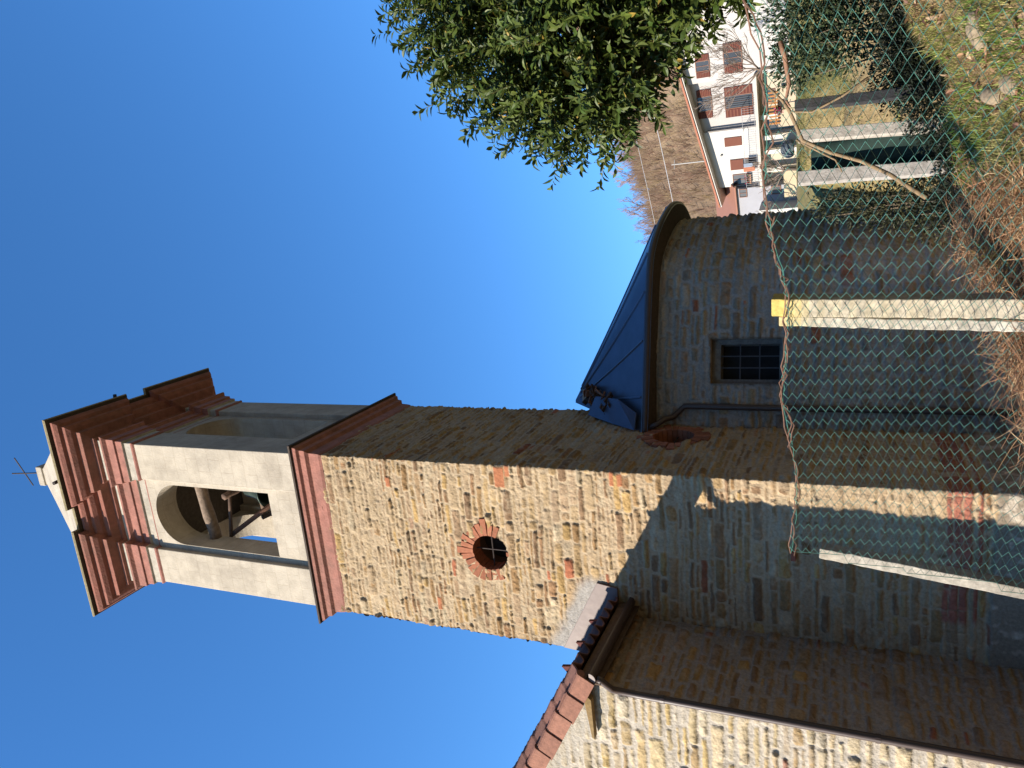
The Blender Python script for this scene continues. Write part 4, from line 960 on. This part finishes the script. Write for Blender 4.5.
def house():
    t = thing('white_house', HP(2, 0, 3.0), 'white two storey house with brown shutters and a low pitched roof on the slope', 'house')
    rz = lambda s: 8.08-.20*(s-.5)                       # underside of the roof
    def wing(name, s0, s1, d, h0, c, dep=7.0):
        m = HB(); P = [HP(s0, d, h0), HP(s1, d, h0), HP(s1, d, rz(s1)), HP(s0, d, rz(s0))]; q = [HP(s0, d-dep, h0), HP(s1, d-dep, h0), HP(s1, d-dep, rz(s1)), HP(s0, d-dep, rz(s0))]
        m.add(P+q, [(0, 1, 2, 3), (7, 6, 5, 4), (0, 4, 5, 1), (1, 5, 6, 2), (2, 6, 7, 3), (3, 7, 4, 0)], c); return m.build(name, M['attr_far'], t)
    wing('wall', 2.08, 5.12, .0, 4.95, WHT); wing('wall', -.52, 2.08, -.35, 4.95, GRY); wing('wall', -5.2, -.52, .15, 3.1, (.62, .59, .56))
    m = HB(); m.hbox(-.52, 5.12, -7, -.6, 2.6, 4.95, BEI); lw = m.build('wall', M['attr_far'], t)
    m = HB(); m.hbox(-.6, 5.2, -.9, .75, 4.82, 4.95, (.66, .60, .52)); m.build('balcony', M['attr_far'], t)
    # roof slab, white fascia and red tiles
    m = HB(); s0, s1 = -6.0, 6.0
    for (dz0, dz1, c, e) in ((0, .07, (.78, .75, .70), 0), (.075, .17, (.46, .19, .12), .10)):
        P = [HP(s0, .9+e, rz(s0)+dz0), HP(s1, .9+e, rz(s1)+dz0), HP(s1, .9+e, rz(s1)+dz1), HP(s0, .9+e, rz(s0)+dz1)]; q = [HP(s0, -7.5, rz(s0)+dz0), HP(s1, -7.5, rz(s1)+dz0), HP(s1, -7.5, rz(s1)+dz1), HP(s0, -7.5, rz(s0)+dz1)]
        m.add(P+q, [(0, 1, 2, 3), (7, 6, 5, 4), (0, 4, 5, 1), (1, 5, 6, 2), (2, 6, 7, 3), (3, 7, 4, 0)], c)
    m.build('roof', M['attr_far'], t)
    opening(t, 'window', -1.75, -1.22, .15, 5.5, 6.35, .42); opening(t, 'window', -1.55, -1.1, .15, 7.1, 7.75, .3)
    opening(t, 'window', .27, .98, -.35, 7.2, 7.9, .34, bars=True); opening(t, 'balcony_door', .42, 1.02, -.35, 5.15, 6.5, .42, bars=True)
    m = HB(); m.hbox(2.46, 2.92, .01, .06, 5.78, 6.66, SHU2); m.build('closed_shutter', M['attr_far'], t)
    o = opening(t, 'balcony_door', 3.68, 4.18, .0, 5.1, 6.42); m = HB(); m.hbox(3.66, 4.2, .05, .09, 5.78, 6.42, SHU2); m.build('shutter', M['attr_far'], o)
    opening(t, 'window', 4.5, 5.02, .0, 5.55, 6.35)
    m = HB(); m.hbox(3.32, 3.38, .0, .14, 6.82, 6.92, (.25, .25, .25)); m.build('wall_lamp', M['attr_far'], t)
    m = HB(); m.hbox(2.0, 2.06, -.02, .08, 4.95, 7.6, (.30, .28, .27)); m.build('rain_pipe', M['attr_far'], t)
    rail(t, .95, 2.0, -.3, .70, 4.95, 5.62); rail(t, 2.1, 5.1, 0, .70, 4.95, 5.62, 26)
    opening(t, 'window', .42, 1.0, -.6, 4.08, 4.5); 
    m = HB()
    for x in (1.55, 2.6, 3.35, 4.3):
            m = HB(); m.hbox(x, x+.22, -.2, .05, 2.7, 4.82, (.74, .70, .63)); m.build('porch_pillar', M['attr_far'], t)
    opening(t, 'porch_door', 1.9, 2.45, -.6, 3.2, 4.5, frame=(.42, .30, .22)); opening(t, 'porch_window', 2.85, 3.25, -.6, 3.6, 4.5, frame=(.5, .42, .34))
    return t
house()
def laundry():
    for (s0, s1, h0, h1, c, lab) in ((3.78, 3.98, 5.25, 5.70, (.30, .36, .45), 'blue grey blanket hung over the balcony rail'), (3.98, 4.22, 5.15, 5.72, (.50, .20, .12), 'rust red blanket hung over the balcony rail')):
        m = HB()
        for k in range(5): x = s0+(s1-s0)*k/5; m.hbox(x, x+(s1-s0)/5, .70+.012*(k % 2), .745+.012*(k % 2), h0+.03*math.sin(k*2), h1, c)
        tag(m.build('blanket', M['attr_far']), lab, 'blanket', 'washing on the balcony')
    m = HB(); m.hbox(4.5, 5.0, .08, .26, 5.42, 5.53, (.5, .25, .15)); o = m.build('planter', M['attr_far'])
    tag(o, 'window box with red flowers under the left upper window', 'planter'); n = 160
    P = np.array([HP(random.uniform(4.5, 5.0), random.uniform(.08, .3), random.uniform(5.52, 5.68)) for _ in range(n)]); cc = np.where(rng.random((n, 1)) < .5, np.array([[.45, .05, .09]]), np.array([[.08, .13, .05]]))
    leaves('flowers', P, rvec(n), rvec(n), np.full(n, .16), np.full(n, .1), cc, M['leafdull'], o)
laundry()
def grey_house():
    t = thing('grey_house', HP(6.5, 1, 3.0), 'lower grey and white outbuilding with red roof tiles, left of the white house', 'house')
    m = HB(); m.hbox(5.16, 9.5, -5, .5, 3.0, 6.25, (.42, .42, .45)); m.build('wall', M['attr_far'], t)
    m = HB(); m.hbox(6.05, 9.5, .5, 2.2, 2.9, 4.95, WHT); m.build('front_wall', M['attr_far'], t)
    m = HB(); P = [HP(5.0, .8, 6.2), HP(9.8, .8, 6.1), HP(9.8, -5.2, 7.9), HP(5.0, -5.2, 8.0)]; q = [(x, y, z+.12) for x, y, z in P]
    m.add(P+q, [(3, 2, 1, 0), (4, 5, 6, 7), (0, 1, 5, 4), (1, 2, 6, 5), (2, 3, 7, 6), (3, 0, 4, 7)], (.40, .19, .13)); r = m.build('roof', M['attr_far'], t)
    m = HB(); m.hbox(5.75, 5.95, -3.2, -2.8, 6.9, 7.55, (.45, .28, .2)); m.build('chimney', M['attr_far'], r)
    opening(t, 'window', 5.22, 5.62, .5, 5.68, 6.02); opening(t, 'window', 5.22, 5.60, .5, 3.95, 4.38); opening(t, 'window', 6.6, 6.98, 2.2, 3.9, 4.5, frame=(.4, .5, .48))
grey_house()
def yard():
    m = HB(); t = thing('yard_wall', HP(3.5, 4.5, 2.9), 'low beige rendered wall in front of the house', 'wall'); m.hbox(3.4, 4.9, 4.2, 4.6, 2.6, 3.5, (.62, .50, .33)); m.hbox(-1.0, .2, 4.4, 4.8, 2.6, 3.42, (.52, .45, .36)); m.hbox(1.6, 2.4, 4.3, 4.6, 2.6, 3.45, (.6, .52, .4))
    # three separate lengths of wall are separate parts
    m2 = [HB(), HB(), HB(), HB()]
    for mm, a in zip(m2, ((-.5, 1.3, 4.9, 5.1, 2.6, 3.60, (.60, .48, .34)), (3.4, 4.9, 4.2, 4.6, 2.6, 3.5, (.62, .50, .33)), (-1.0, .2, 4.4, 4.8, 2.6, 3.42, (.52, .45, .36)), (1.7, 2.3, 4.3, 4.6, 2.6, 3.45, (.6, .52, .4)))): mm.hbox(*a); mm.build('wall_length', M['attr_far'], t)
    t = thing('orange_fence', HP(.4, 5.2, 3.0), 'bright orange slatted fence in the yard of the white house', 'fence')
    for k in range(10): m = HB(); x = -.35+k*.155; m.hbox(x, x+.075, 5.2, 5.26, 3.52, 3.98, (.44, .20, .07)); m.build('slat', M['attr_far'], t)
    m = HB(); m.hbox(-.38, 1.15, 5.26, 5.30, 3.66, 3.70, (.45, .19, .05)); m.build('crossbar', M['attr_far'], t)
    # water butt and a covered woodpile
    t = thing('covered_pile', HP(2.35, 5.4, 3.0), 'blue grey tarpaulin over a heap in the yard', 'tarpaulin'); b = bmesh.new(); bmesh.ops.create_icosphere(b, subdivisions=3, radius=1)
    o0 = Vector(HP(2.3, 5.4, 3.15))
    for v in b.verts:
        q = v.co; k = 1+.22*float(fbm(np.array([q.x*2]), np.array([q.y*2+q.z*2]), 2, 14)[0]); v.co = o0+Vector((q.x*.6*k, q.y*.45*k, max(q.z, -.6)*.55*k))
    me = bpy.data.meshes.new('cover'); b.to_mesh(me); b.free(); link('cover', me, M['cover'], t)
    n = 120; t = thing('flowering_plant', HP(.45, 5.6, 3.0), 'small pink flowering plant by the orange fence', 'plant'); P = np.array([HP(.42+random.gauss(0, .07), 5.6+random.gauss(0, .12), 3.52+random.gauss(0, .09)) for _ in range(n)])
    leaves('petals', P, rvec(n), rvec(n), np.full(n, .17), np.full(n, .12), np.where(rng.random((n, 1)) < .65, np.array([[.45, .06, .16]]), np.array([[.08, .13, .05]])), M['leafdull'], t)
    m = MB(); q = Vector(HP(.42, 5.6, 2.85)); m.tube([q, q+Vector((0, 0, .9))], .03, 5, (.2, .25, .1)); m.build('stem', M['bark'], t)
M['cover'] = mat('tarpaulin', (.13, .155, .17), rough=.6, var=.3, scale=4)
yard()
# bare fruit trees in front of the houses
for i, (s_, d_, ht, seed, lab) in enumerate(((-1.7, 7.5, 5.4, 3, 'bare fruit tree with grey twigs in front of the right windows'), (3.0, 7.0, 3.0, 5, 'bare fruit tree with dark limbs in front of the porch'), (5.6, 6.5, 3.4, 9, 'bare bushy tree in front of the grey outbuilding'))):
    q = HP(s_, d_, 3.0); gz = float(ground(q[0], q[1])); t = thing('fruit_tree', (q[0], q[1], gz), lab, 'tree', 'bare fruit trees by the house'); rg_ = random.Random(seed)
    m = MB(); m.tube([(q[0], q[1], gz-.1), (q[0]+.1, q[1], gz+.9), (q[0]+.05, q[1]+.1, gz+ht*.38)], [.13, .11, .09], 7, (.17, .13, .10)); m.build('trunk', M['bark'], t, smooth=True)
    m = MB()
    for k in range(6):
        a = k*1.05+rg_.random(); branchy(m, (q[0]+.05, q[1]+.1, gz+ht*.36), (math.cos(a), math.sin(a), .7), ht*.30, .055, 5 if i == 0 else 4, (.30, .235, .19), .65, .2, .74, rg_, 4, (2, 3), .012)
    m.build('crown', M['twig'], t)

# ------------------------------------------------------------------ wooded hillside, ridge trees, cables
def hillside():
    V = []; Fc = []; Cv = []; n = 5200
    az = rng.uniform(.13, .62, n); yy = 85+ (rng.random(n)**.75)*190
    x = az*yy; z = ground(x, yy)
    pal = np.array([(.33, .22, .145), (.40, .28, .19), (.25, .17, .12), (.46, .33, .19), (.36, .22, .155)])
    for i in range(n):
        h = rng.uniform(2.2, 5.0); c = pal[rng.integers(0, 5)]*rng.uniform(.75, 1.2); b = np.array([x[i], yy[i], z[i]-.2])
        for k in range(9):
            d = np.array([rng.normal()*.36, rng.normal()*.36, 1.0]); L = h*rng.uniform(.45, 1.05); w = rng.uniform(.035, .08)
            a0 = b+np.array([0, 0, h*rng.uniform(0, .35)]); e = a0+d*L; s_ = np.array([w, 0, 0]); n0 = len(V); V += [a0-s_, a0+s_, e]; Fc.append((n0, n0+1, n0+2)); Cv += [c]*3
    o = mesh_np('bare_wood', V, Fc, M['twig'], None, np.array(Cv), smooth=False); tag(o, 'brown leafless wood covering the hillside', 'wood', kind='stuff')
hillside()
def ridge():
    rg_ = random.Random(12); labs = 'leafless tree with fine grey brown twigs on the skyline of the hill'
    protos = []
    for k in range(3):
        m = MB(); 
        m.tube([(0, 0, -.5), (0, 0, 2.2), (.2, .1, 4)], [.22, .18, .13], 5, (.20, .15, .12)); a = m
        for j in range(7):
            q = j*.9; branchy(m, (0, 0, 1.8+.4*j), (math.cos(q), math.sin(q), 1.2), 2.3, .09, 4, (.40, .26, .19), .55, .25, .74, rg_, 3, (2, 3), .028)
        protos.append(m)
    meshes = []
    for i in range(26):
        a = .165+i*.0152+rg_.uniform(-.005, .005); y = 222+rg_.uniform(-10, 8); x = a*y; gz = float(ground(x, y))
        if i < 3:
            o = protos[i].build('bare_tree', M['twig']); meshes.append(o)
        else:
            o = meshes[i % 3].copy(); COL.objects.link(o)
        o.location = (x, y, gz); o.rotation_euler = (0, 0, rg_.uniform(0, 6)); s_ = rg_.uniform(.75, 1.2); o.scale = (s_, s_, s_)
        tag(o, labs, 'tree', 'bare trees along the ridge')
ridge()
def cable(name, a, b, sg, r, label):
    a = Vector(a); b = Vector(b); m = MB(); pts = []
    for i in range(25): t = i/24; q = a.lerp(b, t); q.z -= sg*4*t*(1-t); pts.append(q)
    m.tube(pts, r, 5, (.75, .75, .76)); tag(m.build(name, M['attr']), label, 'cable', 'overhead cables')
cable('overhead_cable', (70, 110, 36.0), (10, 118, 23.2), 1.0, .06, 'pale overhead cable crossing the middle of the wooded hill')
cable('overhead_cable', (85, 130, 47.5), (10, 140, 31.0), 1.2, .045, 'thin pale overhead cable near the top of the wooded hill')
t = thing('utility_pole', (30.5, 105, float(ground(30.5, 105))), 'slim utility pole with a short crossarm on the wooded hill', 'pole')
gz = float(ground(30.5, 105)); m = MB(); m.tube([(30.5, 105, gz-.5), (30.5, 105, 24.0)], .075, 7, (.55, .53, .5)); m.build('pole', M['attr'], t)
m = MB(); m.tube([(29.9, 105, 23.6), (31.1, 105, 23.6)], .05, 5, (.6, .58, .55)); m.build('crossarm', M['attr'], t)
